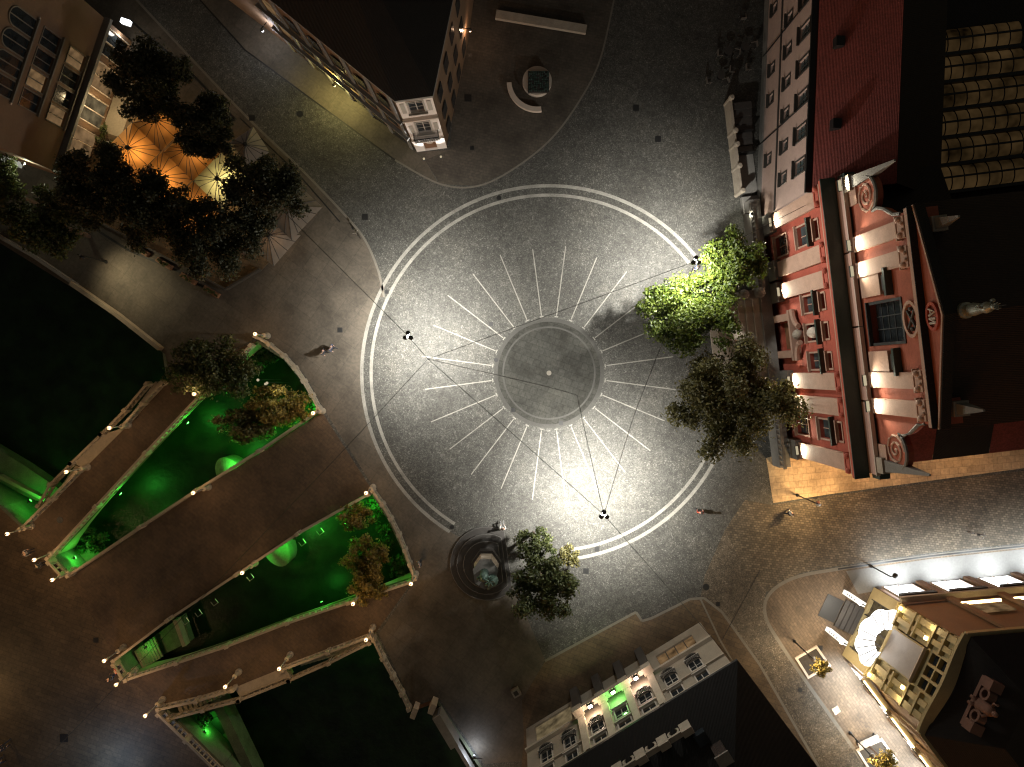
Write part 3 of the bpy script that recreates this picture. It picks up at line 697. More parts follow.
for x in (4.3, 10.2):
    o = MB().box(x-.35, x+.35, -1.3, -.7, e+1.1, e+1.75).build('roof_hatch', 'black', t)
# stairs court between wing and church steps
# ---- glazed hall behind the wing
c = W(990,100); ang = R(6)
t = thing('glazed_hall', 'dark hall roof at far right with five ridges of dimly lit glass panes', 'building', (35.7,20.6,0), R(7))
MB().box(-4.6,7.5,-9.5,14,0,9.2).build('wall', 'roof_black', t)
for i in range(6):
    y0 = -6.4+i*2.1
    n_ = 6; m_ = MB(); fr = MB(); x0, x1 = -3.7, 4.0
    arcp = [(y0+1.0-.92*math.cos(math.pi*j/n_), 9.25+.5*math.sin(math.pi*j/n_)) for j in range(n_+1)]
    for j in range(n_): m_.add([(x0,*arcp[j]),(x1,*arcp[j]),(x1,*arcp[j+1]),(x0,*arcp[j+1])], [(0,1,2,3)])
    for xx in (x0, x1): m_.add([(xx, p[0], p[1]) for p in arcp], [tuple(range(n_+1))])
    o = m_.build('glass_ridge', 'sky_glass', t)
    for q in range(9):
        xx = x0+(x1-x0)*q/8; fr.tube([(xx, p[0], p[1]+.02) for p in arcp], .05, 4)
    fr.box(x0, x1, y0+.93, y0+1.07, 9.72, 9.85)
    fr.build('glazing_bars', 'black', o)
    MB().box(x0-.3, x1+.2, y0-.22, y0+.03, 9.21, 9.75).build('gutter', 'black', t)

# ---- church
A_, B_ = W2(788.5,459), W2(760.5,221)
t, L = facade_frame(A_, B_, 'church', 'tall red baroque church front at right with cream pilasters, scrolls and pediment')
church = t; xc = 11.0
ang = t.rotation_euler.z
def toW(x, y, z=0): return t.matrix_basis @ Vector((x, y, z))
hw = 10.5; ZE = 13.4
wl = []
for dx in (-7.6, 7.6): wl += [(xc+dx, 7.6, 1.5, 2.2), (xc+dx, 10.9, 1.35, .6), (xc+dx, 3.0, 1.6, 2.4)]
for dx in (-2.25, 0, 2.25): wl += [(xc+dx, 7.3, 1.25, 2.1), (xc+dx, 10.6, 1.15, .6)]
ops = [(x-w_/2, x+w_/2, z, z+h_) for x, z, w_, h_ in wl]+[(xc-1.15, xc+1.15, 1.9, 5.2)]
mb = front_wall(xc-hw, xc+hw, 0, ZE, ops, 0, .35)
mb.box(xc-hw, xc+hw, -1.6, -.352, 0, ZE-.01); mb.build('lower_wall', 'red', t)
for x, z, w_, h_ in wl:
    big = h_ > 1
    window(t, x, z, w_, h_, 'glass_blue' if (big and x != xc) else 'glass', 'pilaster', bars=(1,1) if big else (0,0), hood=(.4 if big and z > 5 else None), surround=.13, depth=.3)
o = MB().box(xc-1.13, xc+1.13, -.33, -.3, 1.9, 5.18).build('door', 'wood', t)
dp = MB()
for s_ in (-1, 1): dp.box(xc+s_*1.55-.3, xc+s_*1.55+.3, .004, .55, 1.9, 5.3)
dp.box(xc-2.1, xc+2.1, .004, .7, 5.31, 5.65)
for s_ in (-1, 1):
    pts = [(xc+s_*(2.1-1.6*math.sin(R(q))*.9), 5.66+1.0*(1-math.cos(R(q)))) for q in range(0, 91, 15)]
    dp.tube([(p[0], .45, p[1]+.15) for p in pts], .22, 6)
portal = dp.build('portal', 'pilaster', t)
m_ = MB(); m_.ball(xc, .35, 6.3, .45, 12, 8, 1.2); m_.build('niche_figure', 'stone', portal)
m_ = MB().ball(xc, -.05, 8.3, .45, 12, 8, 1.7); m_.build('window_statue', 'trim', t)
pil = [9.75, 5.7, 3.8, -3.8, -5.7, -9.75]
m_ = MB()
for i, dx in enumerate(pil):
    w_ = .64
    p = MB().box(xc+dx-w_, xc+dx+w_, .004, .3, 3.5, 12.1).build('pilaster', 'pilaster', t)
    q = MB().box(xc+dx-w_-.12, xc+dx+w_+.12, .004, .42, 12.1, 12.25); q.box(xc+dx-w_-.05, xc+dx+w_+.05, .004, .36, 12.251, 12.8)
    for s_ in (-1, 1): q.ball(xc+dx+s_*(w_-.1), .36, 12.55, .24, 10, 6)
    q.build('capital', 'red', p)
    MB().box(xc+dx-w_-.2, xc+dx+w_+.2, .004, .55, 0, 3.49).build('pedestal', 'stone_grey', p)
MB().box(xc-hw-.05, xc+hw+.05, .004, .32, 12.81, 13.1).build('architrave', 'pilaster', t)
m_ = MB().box(xc-hw-.2, xc+hw+.2, .004, .4, 13.11, 13.5); cor = m_.build('cornice', 'red', t)
MB().box(xc-hw-.25, xc+hw+.25, -.6, .45, 13.501, 13.6).build('cornice_cover', 'copper_and_hood_shade', cor)
for dx in (-6.2, 0, 6.2): pass
# attic strip between the storeys, in four lengths
for i in range(4):
    x0 = xc-hw+i*hw/2; m_ = MB().box(x0+.06, x0+hw/2-.06, -.82, -.63, 13.5, 14.55); o = m_.build('attic_strip', 'pink', t)
    MB().box(x0+.02, x0+hw/2-.02, -.86, -.58, 14.551, 14.66).build('coping', 'trim', o)
MB().box(xc-hw-.3, xc+hw+.3, -1.6, -.861, 13.45, 14.5).build('ledge_roof', 'copper_and_hood_shade', t)
# upper storey
YU = -1.0; xu = xc+.05; hu = 6.5
ops = [(xu-1.5, xu+1.5, 15.4, 19.6)]
mb = front_wall(xu-hu, xu+hu, 14.4, 22.0, ops, YU, .5); mb.box(xu-hu, xu+hu, YU-1.5, YU-.502, 14.4, 21.99); mb.build('upper_wall', 'red_up', t)
window(t, xu, 15.6, 2.6, 3.9, 'glass', 'bars', YU, bars=(2, 4), surround=.18, depth=.4)
for s_ in (-1, 1):
    m_ = MB().box(xu+s_*2.6-.75, xu+s_*2.6+.75, YU+.004, YU+.22, 15.1, 17.6); o = m_.build('stone_panel', 'pilaster', t)
    MB().box(xu+s_*2.6-.9, xu+s_*2.6+.9, YU+.004, YU+.5, 18.6, 18.85).build('hood', 'copper_and_hood_shade', o)  # dark hood colour stands in for its cast shadow, as on the storey below
    MB().box(xu+s_*2.6-.5, xu+s_*2.6+.5, YU+.003, YU+.12, 17.7, 18.45).build('blind_niche', 'frame_dark', o)
m_ = MB()
def ovalring(mb, cx, cz, rx, rz, y0, y1, w_, n=28):
    for i in range(n):
        a0, a1 = 2*math.pi*i/n, 2*math.pi*(i+1)/n
        v = []
        for a_, r_ in ((a0,1),(a1,1),(a1,0),(a0,0)):
            v.append((cx+(rx-(0 if r_ else w_))*math.cos(a_), y1, cz+(rz-(0 if r_ else w_))*math.sin(a_)))
        mb.add(v+[(x, y0, z) for x, y, z in v], [(0,1,2,3),(0,4,5,1),(3,2,6,7)])
ovalring(m_, xu, 20.65, 1.15, .85, YU+.004, YU+.18, .2); med = m_.build('medallion', 'pilaster', t)
m_ = MB()
for s_ in (-1, 1): m_.tube([(xu-.55, YU+.08, 20.65-s_*.4),(xu+.55, YU+.08, 20.65+s_*.4)], .09, 5)
for s_ in (-1, 1): m_.ball(xu+s_*.62, YU+.08, 20.65, .15, 8, 5)
m_.build('medallion_emblem', 'frame_dark', med)
for dx in (5.6, 3.8, -3.8, -5.6):
    p = MB().box(xu+dx-.52, xu+dx+.52, YU+.004, YU+.28, 14.9, 20.5).build('pilaster', 'pilaster', t)
    q = MB().box(xu+dx-.75, xu+dx+.75, YU+.004, YU+.4, 20.5, 20.62); q.box(xu+dx-.66, xu+dx+.66, YU+.004, YU+.34, 20.621, 21.4)
    for s_ in (-1, 1): q.ball(xu+dx+s_*.48, YU+.36, 20.95, .22, 10, 6); q.ball(xu+dx+s_*.2, YU+.36, 21.25, .13, 8, 5)
    q.build('capital', 'pilaster', p)
m_ = MB().box(xu-hu-.1, xu+hu+.1, YU+.004, YU+.35, 21.6, 22.0); cc = m_.build('upper_cornice', 'pilaster', t)
MB().box(xu-hu-.15, xu+hu+.15, YU-.03, YU+.4, 22.001, 22.06).build('cornice_cover', 'roof_black', cc)
for s_ in (-1, 1):      # scroll walls either side
    prof = [(hu, 14.56),(9.5,14.56),(9.75,15.4)]+[(8.55+1.35*math.cos(R(q)), 16.75+1.35*math.sin(R(q))) for q in range(-10, 151, 20)]
    prof += [(7.45,18.0),(7.2,18.8),(hu+.12,19.8),(hu+.0,20.6)]
    pts = [(xu+s_*p[0], p[1]) for p in prof]
    v = MB().frontpoly(pts, YU-.5, YU-.05).build('scroll_wall', 'red_up', t)
    sp = [(xu+s_*(8.55+(1.15*(1-q/26))*math.cos(R(90+q*33))), YU-.02, 16.75+(1.15*(1-q/26))*math.sin(R(90+q*33))) for q in range(25)]
    m_ = MB(); m_.tube(sp, .1, 6); m_.build('spiral', 'pilaster', v)
    ed = [(xu+s_*p[0], YU-.02, p[1]) for p in prof[2:]]
    MB().tube(ed, .12, 6).build('scroll_edge', 'stone_grey', v)
    m_ = MB().box(xu+s_*9.0-.7, xu+s_*9.0+.7, YU-.6, YU+.1, 14.56, 15.7); m_.build('scroll_base', 'pilaster', v)
# pediment
YP = YU-.05
ZP = 22.05; ap = 23.7
m_ = MB().frontpoly([(xu-hu-.1, ZP),(xu+hu+.1, ZP),(xu, ap)], YP-.5, YP); ped = m_.build('pediment', 'red_up', t)
m_ = MB(); m2 = MB()
for s_ in (-1, 1):
    for mm, y0, y1, d0, d1 in ((m_, YP+.004, YP+.16, .02, .16), (m2, YP-.5, YP+.1, .161, .24)):
        mm.add([(xu+s_*(hu+.2),y0,ZP+d0),(xu,y0,ap+d0),(xu,y1,ap+d0),(xu+s_*(hu+.2),y1,ZP+d0),(xu+s_*(hu+.2),y0,ZP+d1),(xu,y0,ap+d1),(xu,y1,ap+d1),(xu+s_*(hu+.2),y1,ZP+d1)],
           [(0,1,2,3),(7,6,5,4),(0,4,5,1),(2,6,7,3),(3,7,4,0)])
m2.build('pediment_cover', 'roof_black', ped)
m_.build('raking_cornice', 'pilaster', ped)
m_ = MB(); ovalring(m_, xu, 22.78, .85, .62, YP+.003, YP+.16, .18); md = m_.build('round_shield', 'red', ped)
m_ = MB()
for k_ in (-.4, -.13): m_.tube([(xu+k_, YP+.1, 22.45),(xu+k_, YP+.1, 23.1)], .07, 5)
m_.tube([(xu-.4, YP+.1, 23.1),(xu-.13, YP+.1, 22.45)], .06, 5); m_.tube([(xu+.05, YP+.1, 22.45),(xu+.25, YP+.1, 23.1),(xu+.45, YP+.1, 22.45)], .07, 5); m_.tube([(xu+.12, YP+.1, 22.65),(xu+.38, YP+.1, 22.65)], .06, 5)
m_.build('shield_monogram', 'trim', md)
# nave and aisle roofs
m_ = MB(); m_.box(xu-hu+.1, xu+hu-.1, -42, YU-1.51, 0, 21.2); m_.build('nave_wall', 'red', t)
m_ = MB(); yb, yf = -42.5, YP-.505
m_.add([(xu-hu-.4,yf,21.3),(xu,yf,23.75),(xu+hu+.4,yf,21.3),(xu-hu-.4,yb,21.3),(xu,yb,23.75),(xu+hu+.4,yb,21.3)], [(0,1,4,3),(1,2,5,4),(0,2,1),(3,4,5),(0,3,5,2)]); m_.build('roof', 'roof_brown', t)
m_ = MB(); m_.box(xc-hw+.1, xu-hu+.08, -40, -1.62, 0, 9.2); m_.build('aisle_wall', 'red', t)
m_ = MB(); m_.box(xu+hu-.08, xc+hw-.1, -8, -1.62, 0, 13.2); m_.build('aisle_wall', 'red', t)
m_ = MB(); m_.add([(xc-hw-.3,-4.6,9.3),(xu-hu+.05,-4.6,11.0),(xu-hu+.05,-7.4,11.0),(xc-hw-.3,-7.4,9.3)], [(0,1,2,3)])
m_ = MB()
for y0, y1, mt in ((-1.62,-4.4,'roof_brown'),(-4.41,-7.6,'roof_red'),(-7.61,-12.0,'roof_black'),(-12.01,-24,'roof_red')):
    mm = MB(); mm.add([(xc-hw-.35,y0,9.25),(xu-hu+.06,y0,11.2),(xu-hu+.06,y1,11.2),(xc-hw-.35,y1,9.25),(xc-hw-.35,y0,9.21),(xc-hw-.35,y1,9.21)], [(0,1,2,3),(0,3,5,4)]); mm.build('aisle_roof', mt, t)
m_ = MB(); m_.add([(xc+hw+.3,-1.62,13.5),(xu+hu-.02,-1.62,14.9),(xu+hu-.02,-8.2,14.9),(xc+hw+.3,-8.2,13.5)], [(3,2,1,0)]); m_.build('aisle_roof', 'roof_black', t)
for i in range(9):
    y0 = -6.0-i*2.2; o = MB().box(xc-hw-.9, xc-hw-.0, y0-.3, y0+.3, 0, 1.6); o.build('buttress', 'stone', t)
MB().box(xc-hw-.6, xc-hw-.02, -40, -1.7, 0, .7).build('plinth', 'stone', t)
# corner obelisks and roof finials
def obelisk(x, y, z, h, s, label):
    p = toW(x, y, z); o = thing('obelisk', label, 'obelisk', p, ang)
    MB().prism([(-s,-s),(s,-s),(s,s),(-s,s)], 0, .9).build('base', 'stone', o)
    MB().prism([(-s*.75,-s*.75),(s*.75,-s*.75),(s*.75,s*.75),(-s*.75,s*.75)], .901, h, [(-.06,-.06),(.06,-.06),(.06,.06),(-.06,.06)]).build('shaft', 'stone_grey', o)
obelisk(xc+9.9, -1.2, 14.56, 5.8, .55, 'stone obelisk at the upper corner of the red church front')
obelisk(xc-9.7, -1.2, 14.56, 5.6, .55, 'dark stone obelisk at the lower corner of the red church front')
obelisk(xu+5.4, -2.2, 21.6, 2.7, .45, 'stone pinnacle on the upper side of the church roof')
obelisk(xu-5.6, -2.2, 21.6, 2.9, .45, 'stone pinnacle on the lower side of the church roof')
# madonna on the gable
p = toW(xu+.1, -2.3, 23.3)
o = thing('church_statue', 'silvery crowned statue standing on the church roof ridge', 'statue', p, ang); o.scale = (.62,.62,.62)
MB().lathe([(.75,0),(.75,.9),(.55,1.0),(.5,1.4)], 0,0,0,14).build('pedestal', 'verdigris', o)
m_ = MB(); m_.lathe([(.52,1.4),(.62,1.9),(.5,2.6),(.4,3.2),(.52,3.6),(.46,4.0),(.16,4.25),(.14,4.35)], 0,0,0,14); m_.ball(0,0,4.6,.27,12,8,1.15)
m_.tube([(.0,.42,3.8),(.25,.75,3.5),(.3,.8,3.9)], .13, 8); m_.tube([(0,-.42,3.8),(.4,-.7,3.4),(.6,-.45,3.7)], .13, 8); m_.ball(.55,-.4,3.95,.2,10,6,1.3)
m_.build('robed_figure', 'verdigris', o, True)
m_ = MB()
for i in range(8): a_ = i*math.pi/4; m_.tube([(.22*math.cos(a_),.22*math.sin(a_),4.85),(.3*math.cos(a_),.3*math.sin(a_),5.15)], .04, 5)
m_.lathe([(.24,4.82),(.26,4.9),(.2,4.9)],0,0,0,12); m_.build('crown', 'verdigris', o); MB().tube([(0,0,5.0),(0,0,6.2)], .03, 5).build('lightning_rod', 'black', o)

# forecourt: terrace, steps and walls before the church
def TL(x, y): v = toW(x, y); return v.x, v.y
st = thing('church_steps', 'broad stone steps in front of the red church, half hidden by trees', 'steps', toW(xc, 0), ang)
MB().box(-11.4, 12.2, .56, 1.5, 0, 1.9).build('terrace', 'stone_grey', st)
for i in range(7): MB().box(-3.6, 3.6, 1.5+i*.6, 2.1+i*.6, 0, 1.63-i*.235).build('step', 'stone', st)
for s_ in (-1, 1):
    MB().box(s_*3.95-.33, s_*3.95+.33, 1.51, 3.6, 0, 2.6).build('side_wall', 'stone_grey', st)
    for y in (1.9, 3.3): MB().lathe([(.34,2.6),(.4,2.75),(.3,2.9),(.45,3.25),(.3,3.55),(.1,3.7)], s_*3.95, y, 0, 10).build('stone_urn', 'stone_grey', st)
    m_ = MB()
    for i in range(int(7.4/.45)): m_.box(s_*4.4+s_*i*.45-.06, s_*4.4+s_*i*.45+.06, 1.3, 1.44, 1.901, 2.6)
    x0, x1 = sorted((s_*4.3, s_*11.4)); m_.box(x0, x1, 1.25, 1.5, 2.601, 2.78); m_.build('terrace_rail', 'stone_grey', st)
# ramp court north of the steps
st = thing('stair_court', 'walled stair court with stone posts between church steps and pinkish grey building', 'stairwell', toW(xc+12.2, .2), ang)
MB().box(1.0, 9.0, -.2, 1.55, .0, .12).build('floor', 'stone_grey', st)
for i in range(6): MB().box(5.2+i*.6, 5.8+i*.6, -.2, 1.55, .121, .35+i*.17).build('step', 'granite', st)
o = MB().box(.8, 9.2, 1.6, 1.85, 0, 1.5).build('parapet', 'stone', st)
for x in (.9, 3.1, 5.0, 6.2, 9.1): MB().lathe([(.2,0),(.2,1.7),(.26,1.75),(.26,1.9),(.16,2.05)], x, 1.72, 0, 10).build('post', 'stone', o)
for x in (4.4, 6.3): MB().box(x, x+.1, -.2, 1.55, .13, 1.0).build('handrail', 'black', st)
MB().box(-.9, .6, -.3, 1.4, 0, .5).build('planter', 'stone_grey', st)

# ---- house with the lit niches, bottom centre
a, b = W2(700,622), W2(526,729)
t, L = facade_frame(a, b, 'niche_house', 'stone house at the bottom with three lit niches and dark roof')
# outside must lie to the left of travel; the facade faces up-left in the picture
e = 10.2; s1 = L*.32; s2 = L*.70
if True:
    pr = to_local(t, W2(690,560)); SG = 1 if pr[1] > 0 else -1
# (facade_frame puts +y to the left; travelling right-to-left that is the south side, so swap)
bpy.data.objects.remove(t)
t, L = facade_frame(b, a, 'niche_house', 'stone house at the bottom with three lit niches and dark roof')
niche = t; s1 = L*.30; s2 = L*.67
ops = []; wl = []
for x in (L*.10, L*.22, L*.745, L*.87):
    for z in (5.4, 8.0): wl.append((x, z, 1.0, 1.75))
bays = [s1+(s2-s1)*q for q in (.17, .5, .83)]
for x in bays: wl += [(x, 8.15, 1.1, 1.5), (x, 5.9, 1.1, 1.5)]
ops = [(x-w_/2, x+w_/2, z, z+h_) for x, z, w_, h_ in wl]
g = [(L*.05, L*.25, .5, 3.4), (L*.73, L*.93, 1.2, 3.2)]
mb = front_wall(0, L, 0, e, ops+g); mb.box(0, L, -11, -.252, 0, e-.01); mb.build('wall', 'cream', t)
for i, (x, z, w_, h_) in enumerate(wl):
    window(t, x, z, w_, h_, 'glass', 'frame', bars=(1, 1), surround=.1)
    if z == 5.4 or (z == 5.9 and abs(x-bays[1]) > 1) :
        m_ = MB(); n_ = 8
        pts = [(x-.85, .004)]+[(x-.68*math.cos(math.pi*q/n_), .004+.42*math.sin(math.pi*q/n_)) for q in range(n_+1)]
        m_.prism(pts[1:], z-.3, z-.12); bl = m_.build('balcony', 'frame_dark', t)
        m_ = MB()
        for q in range(13): p = (x-.64*math.cos(math.pi*q/12), .05+.36*math.sin(math.pi*q/12)); m_.tube([(p[0],p[1],z-.12),(p[0],p[1],z+.7)], .022, 4)
        m_.tube([(x-.64*math.cos(math.pi*q/12), .05+.36*math.sin(math.pi*q/12), z+.72) for q in range(13)], .04, 5); m_.build('balcony_rail', 'black', bl)
MB().box(L*.05+.02, L*.25-.02, -.2, -.16, .52, 3.38).build('shop_window', 'dimwin', t)
o = MB().box(L*.73+.02, L*.93-.02, -.2, -.16, 1.22, 3.18).build('shop_window', 'warmwin', t)
m_ = MB()
for q in (.78, .83, .88): m_.box(L*q-.04, L*q+.04, -.155, -.05, 1.24, 3.16)
m_.build('window_frame', 'frame_dark', o)
for x0, x1 in ((0, s1-.1), (s2+.1, L)):
    MB().box(x0, x1, .004, .35, 3.9, 4.2).build('string_course', 'stone', t); MB().box(x0, x1, .004, .2, 7.5, 7.65).build('string_course', 'stone', t); MB().box(x0, x1, .003, .45, e-.4, e-.05).build('cornice', 'stone', t)
# projecting porch with piers below the niches
for i, q in enumerate((0, .333, .667, 1)):
    x = s1+(s2-s1)*q; pr = MB().box(x-.36, x+.36, .36, .95, 0, 3.6).build('shaded_porch_pier', 'granite', t); MB().box(x-.45, x+.45, .36, 1.05, 3.601, 4.4).build('lit_pier_cap', 'stone', pr)  # dark shaft paints the shade, pale cap the top lit from above
for i in range(3):
    x0, x1 = s1+(s2-s1)*i/3+.43, s1+(s2-s1)*(i+1)/3-.43
    MB().box(x0, x1, .55, .95, 3.7, 4.2).build('porch_beam', 'stone', t)
    MB().box(x0, x1, .36, .54, 3.9, 4.1).build('porch_roof', 'black' if i != 1 else 'stone', t)
for i in range(4):
    x = s1+(s2-s1)*i/3; MB().box(x-.3, x+.3, .004, .42, 4.41, e-.5).build('bay_pilaster', 'stone', t)
bcol = ['white', 'cream', 'pink']
for i, x in enumerate(bays):
    for z in (7.85,): MB().box(x-.95, x+.95, .004, .16, z-.12, z+.1).build('niche_sill', bcol[i], t)
lc = [(1,.72,.5), (.25,1,.2), (1,.7,.55)]
for i, x in enumerate(bays):
    q = t.matrix_basis @ Vector((x, .75, 4.6)); up = t.matrix_basis @ Vector((x, .12, 9.5))
    f = thing('floodlight', ['warm floodlight at the foot of the leftmost lit niche of the bottom house','green floodlight at the foot of the middle niche of the bottom house','pinkish floodlight at the foot of the rightmost lit niche of the bottom house'][i], 'floodlight', q, t.rotation_euler.z)
    MB().box(-.2,.2,-.12,.12,-.4,-.06).build('housing', 'black', f); MB().box(-.17,.17,-.1,.1,-.058,.0).build('lens', emit('niche_lens', lc[i], 40), f)
    light('POINT', (q.x, q.y, q.z+.3), (190, 150, 190)[i], lc[i], .12)
MB().box(s1+.31, s2-.31, .003, .5, e-.45, e-.1).build('cornice', 'stone', t)
# roof and pierced attic
p_ = [to_local(t, x) for x in (W2(700,622), W2(760,730), W2(900,980), W2(560,1050), W2(440,860), W2(526,729))]
m_ = MB(); ev = [(L+.5,.6),(L+1.6,-11.6),(-.6,-11.6),(-.6,.6)]; rd = [(L-4.5,-5.3),(L-4.5,-5.6),(4.5,-5.6),(4.5,-5.3)]
m_.prism(ev, e+.0, e+.25); m_.build('eaves', 'black', t); m_ = MB(); m_.prism(ev, e+.252, e+3.2, rd); m_.build('roof', 'roof_black', t)
m_ = MB(); y0 = -1.1
x0, x1, zt = s1-.4, s2+.6, e+1.85
m_.box(x0, x1, y0-.18, y0+.18, e+.3, e+.95)
m_.box(x0, x1, y0-.2, y0+.2, zt-.2, zt)
for q in range(5):
    x = x0+(x1-x0)*q/4; m_.box(x-.42, x+.42, y0-.26, y0+.26, e+.3, zt+.25)
att = m_.build('attic', 'stone', t)
for q in range(4):
    x = x0+(x1-x0)*(q+.5)/4; r_ = MB(); ovalring(r_, x, zt-.55, .5, .5, y0-.16, y0+.16, .16, 18); r_.build('pierced_ring', 'stone', att)
for x, y in ((4.0,-3.4),(L-4.2,-3.2),(L-2.0,-8.5)):
    ch = MB().box(x-.45, x+.45, y-.35, y+.35, e+.8, e+3.6).build('chimney', 'roof_brown', t); MB().box(x-.55, x+.55, y-.45, y+.45, e+3.601, e+3.74).build('chimney_cap', 'stone_grey', ch)
MB().box(L-5.3, L-4.4, -2.6, -1.7, e+1.0, e+2.0).build('roof_hatch', 'glass', t)
# side wall along the street follows the box; dark yard roofs south of it
# ---- art nouveau corner building, bottom right
N0, W0 = W2(874,587), W2(842,655)
t, L = facade_frame(W0, N0, 'corner_store', 'ornate corner store at bottom right with glowing glass entrance canopy')
store = t; e = 13.5
# check +y is outwards
N1 = W2(1700,514); W1 = W2(1100,1000)
q1, q2 = to_local(t, N1), to_local(t, W1)
qf = to_local(t, W2(700,560)); 
mb = front_wall(0, L, 0, e, [(1.0, L-1.0, .3, 4.6), (1.9, L-1.9, 5.6, 9.9), (1.9, L-1.9, 10.5, 12.7)], 0, .4); mb.build('corner_wall', 'ochre', t)
body(t, [(0,-.41),(L,-.41),q1,q2], 0, e-.02, 'brownwall')
o = MB().box(1.0, L-1.0, -.39, -.36, .3, 4.58).build('entrance_door', 'dimwin', t)
m_ = MB()
for q in (1.0, 2.6, L/2, L-2.6, L-1.1): m_.box(q, q+.12, -.355, -.1, .3, 4.58)
m_.build('door_frame', 'frame_dark', o)
# steps and dark mat
MB().box(2.3, L-2.3, 1.9, 3.5, .012, .05).build('door_mat', 'black', t)
for i in range(4): MB().box(2.1, L-2.1, .25+i*.4, .65+i*.4, 0, .62-i*.14).build('step', 'granite', t)
# glass canopy of five shells
can = None
m_ = MB(); n_ = 40; zc = 5.0; cxm = L/2
def shell(a): return 2.0+.2*abs(math.sin(a*4.5))
for i in range(n_):
    a0, a1 = math.pi*i/n_, math.pi*(i+1)/n_
    p = []
    for a_, k_ in ((a0, .4), (a1, .4), (a1, 1), (a0, 1)):
        r_ = shell(a_)*k_; zz = zc+.15+(1-k_)*.35-(k_*k_)*.25; p.append((cxm-1.22*r_*math.cos(a_), .3+1.02*r_*math.sin(a_), zz))
    m_.add(p+[(x,y,z-.06) for x,y,z in p], [(0,1,2,3),(7,6,5,4),(3,2,6,7),(0,4,5,1)])
can = m_.build('glass_canopy', 'canopy', t)
m_ = MB()
for i in range(11):
    a_ = math.pi*i/10; r_ = shell(a_)
    m_.tube([(cxm-1.22*r_*k_*math.cos(a_), .3+1.02*r_*k_*math.sin(a_), zc+.2+(1-k_)*.35-(k_*k_)*.25) for k_ in (.4,.6,.8,1)], .035, 5)
m_.build('canopy_ribs', 'frame_dark', can)
light('AREA', t.matrix_basis @ Vector((L/2, 2.0, 4.4)), 260, (1,.9,.75), target=t.matrix_basis @ Vector((L/2, 2.6, 0)))
# bow window with metal hood above
MB().box(2.0, L-2.0, .004, .35, 5.4, 10.1).build('bow_frame', 'ochre', t)
m_ = MB(); m_.add([(2.1,.36,6.0),(L-2.1,.36,6.0),(L-2.1,.36,9.0),(2.1,.36,9.0),(2.1,.8,5.7),(L-2.1,.8,5.7)], [(0,1,2,3)]); 
m_ = MB().box(2.1, L-2.1, .352, .42, 5.7, 9.9); m_.build('bow_glass', plain('silvered_glass', (.3,.28,.27), .3, .2, 1.5), t)
MB().box(1.95, L-1.95, .3, .55, 10.11, 10.22).build('hood', 'trim', t)
o = MB().box(1.95, L-1.95, -.36, -.33, 10.52, 12.68).build('attic_window', 'glass', t)
m_ = MB()
for q in range(4): m_.box(1.9+(L-3.8)*q/3-.1, 1.9+(L-3.8)*q/3+.1, -.32, .1, 10.53, 12.67)
m_.box(1.9, L-1.9, -.3, .06, 11.5, 11.65); m_.build('window_frame', 'ochre', o)
n_ = 12
for side in (0, 1):
    for x, w_ in ((.35,.5),(1.25,.42)):
        xx = x if not side else L-x; m_ = MB().box(xx-w_/2, xx+w_/2, .004, .32, 4.8, e-.8); m_.build('pilaster', 'ochre', t)
for z in (4.75, 5.3, 7.4, 8.0, 10.2, 11.6): 
    for x0, x1 in ((0, 1.85), (L-1.85, L)): MB().box(x0, x1, .003, .42, z-.1, z+.1).build('moulding', 'ochre', t)
# waved cornice
m_ = MB(); n_ = 24
top = [(-.5+(L+1)*i/n_, e-.35+.55*math.sin(math.pi*i/n_)**2) for i in range(n_+1)]
for i in range(n_):
    (x0,z0),(x1,z1) = top[i], top[i+1]; yo0, yo1 = .55+.35*math.sin(math.pi*i/n_), .55+.35*math.sin(math.pi*(i+1)/n_)
    v = [(x0,.004,z0),(x1,.004,z1),(x1,yo1,z1),(x0,yo0,z0)]; m_.add(v+[(x,y,z+.3) for x,y,z in v], [(3,2,1,0),(4,5,6,7),(2,3,7,6)])
m_.add([top[0]+(0,)][:0], []); m_.build('waved_cornice', 'ochre', t)
m_ = MB(); m_.prism([(-.5,.1),(L+.5,.1),(q1[0],q1[1]+.5),(q2[0]-.5,q2[1])], e+.0, e+2.4, [(1.5,-3.5),(L-1.5,-3.5),(q1[0],q1[1]-4),(q2[0]+4,q2[1])]); m_.build('roof', 'roof_black', t)
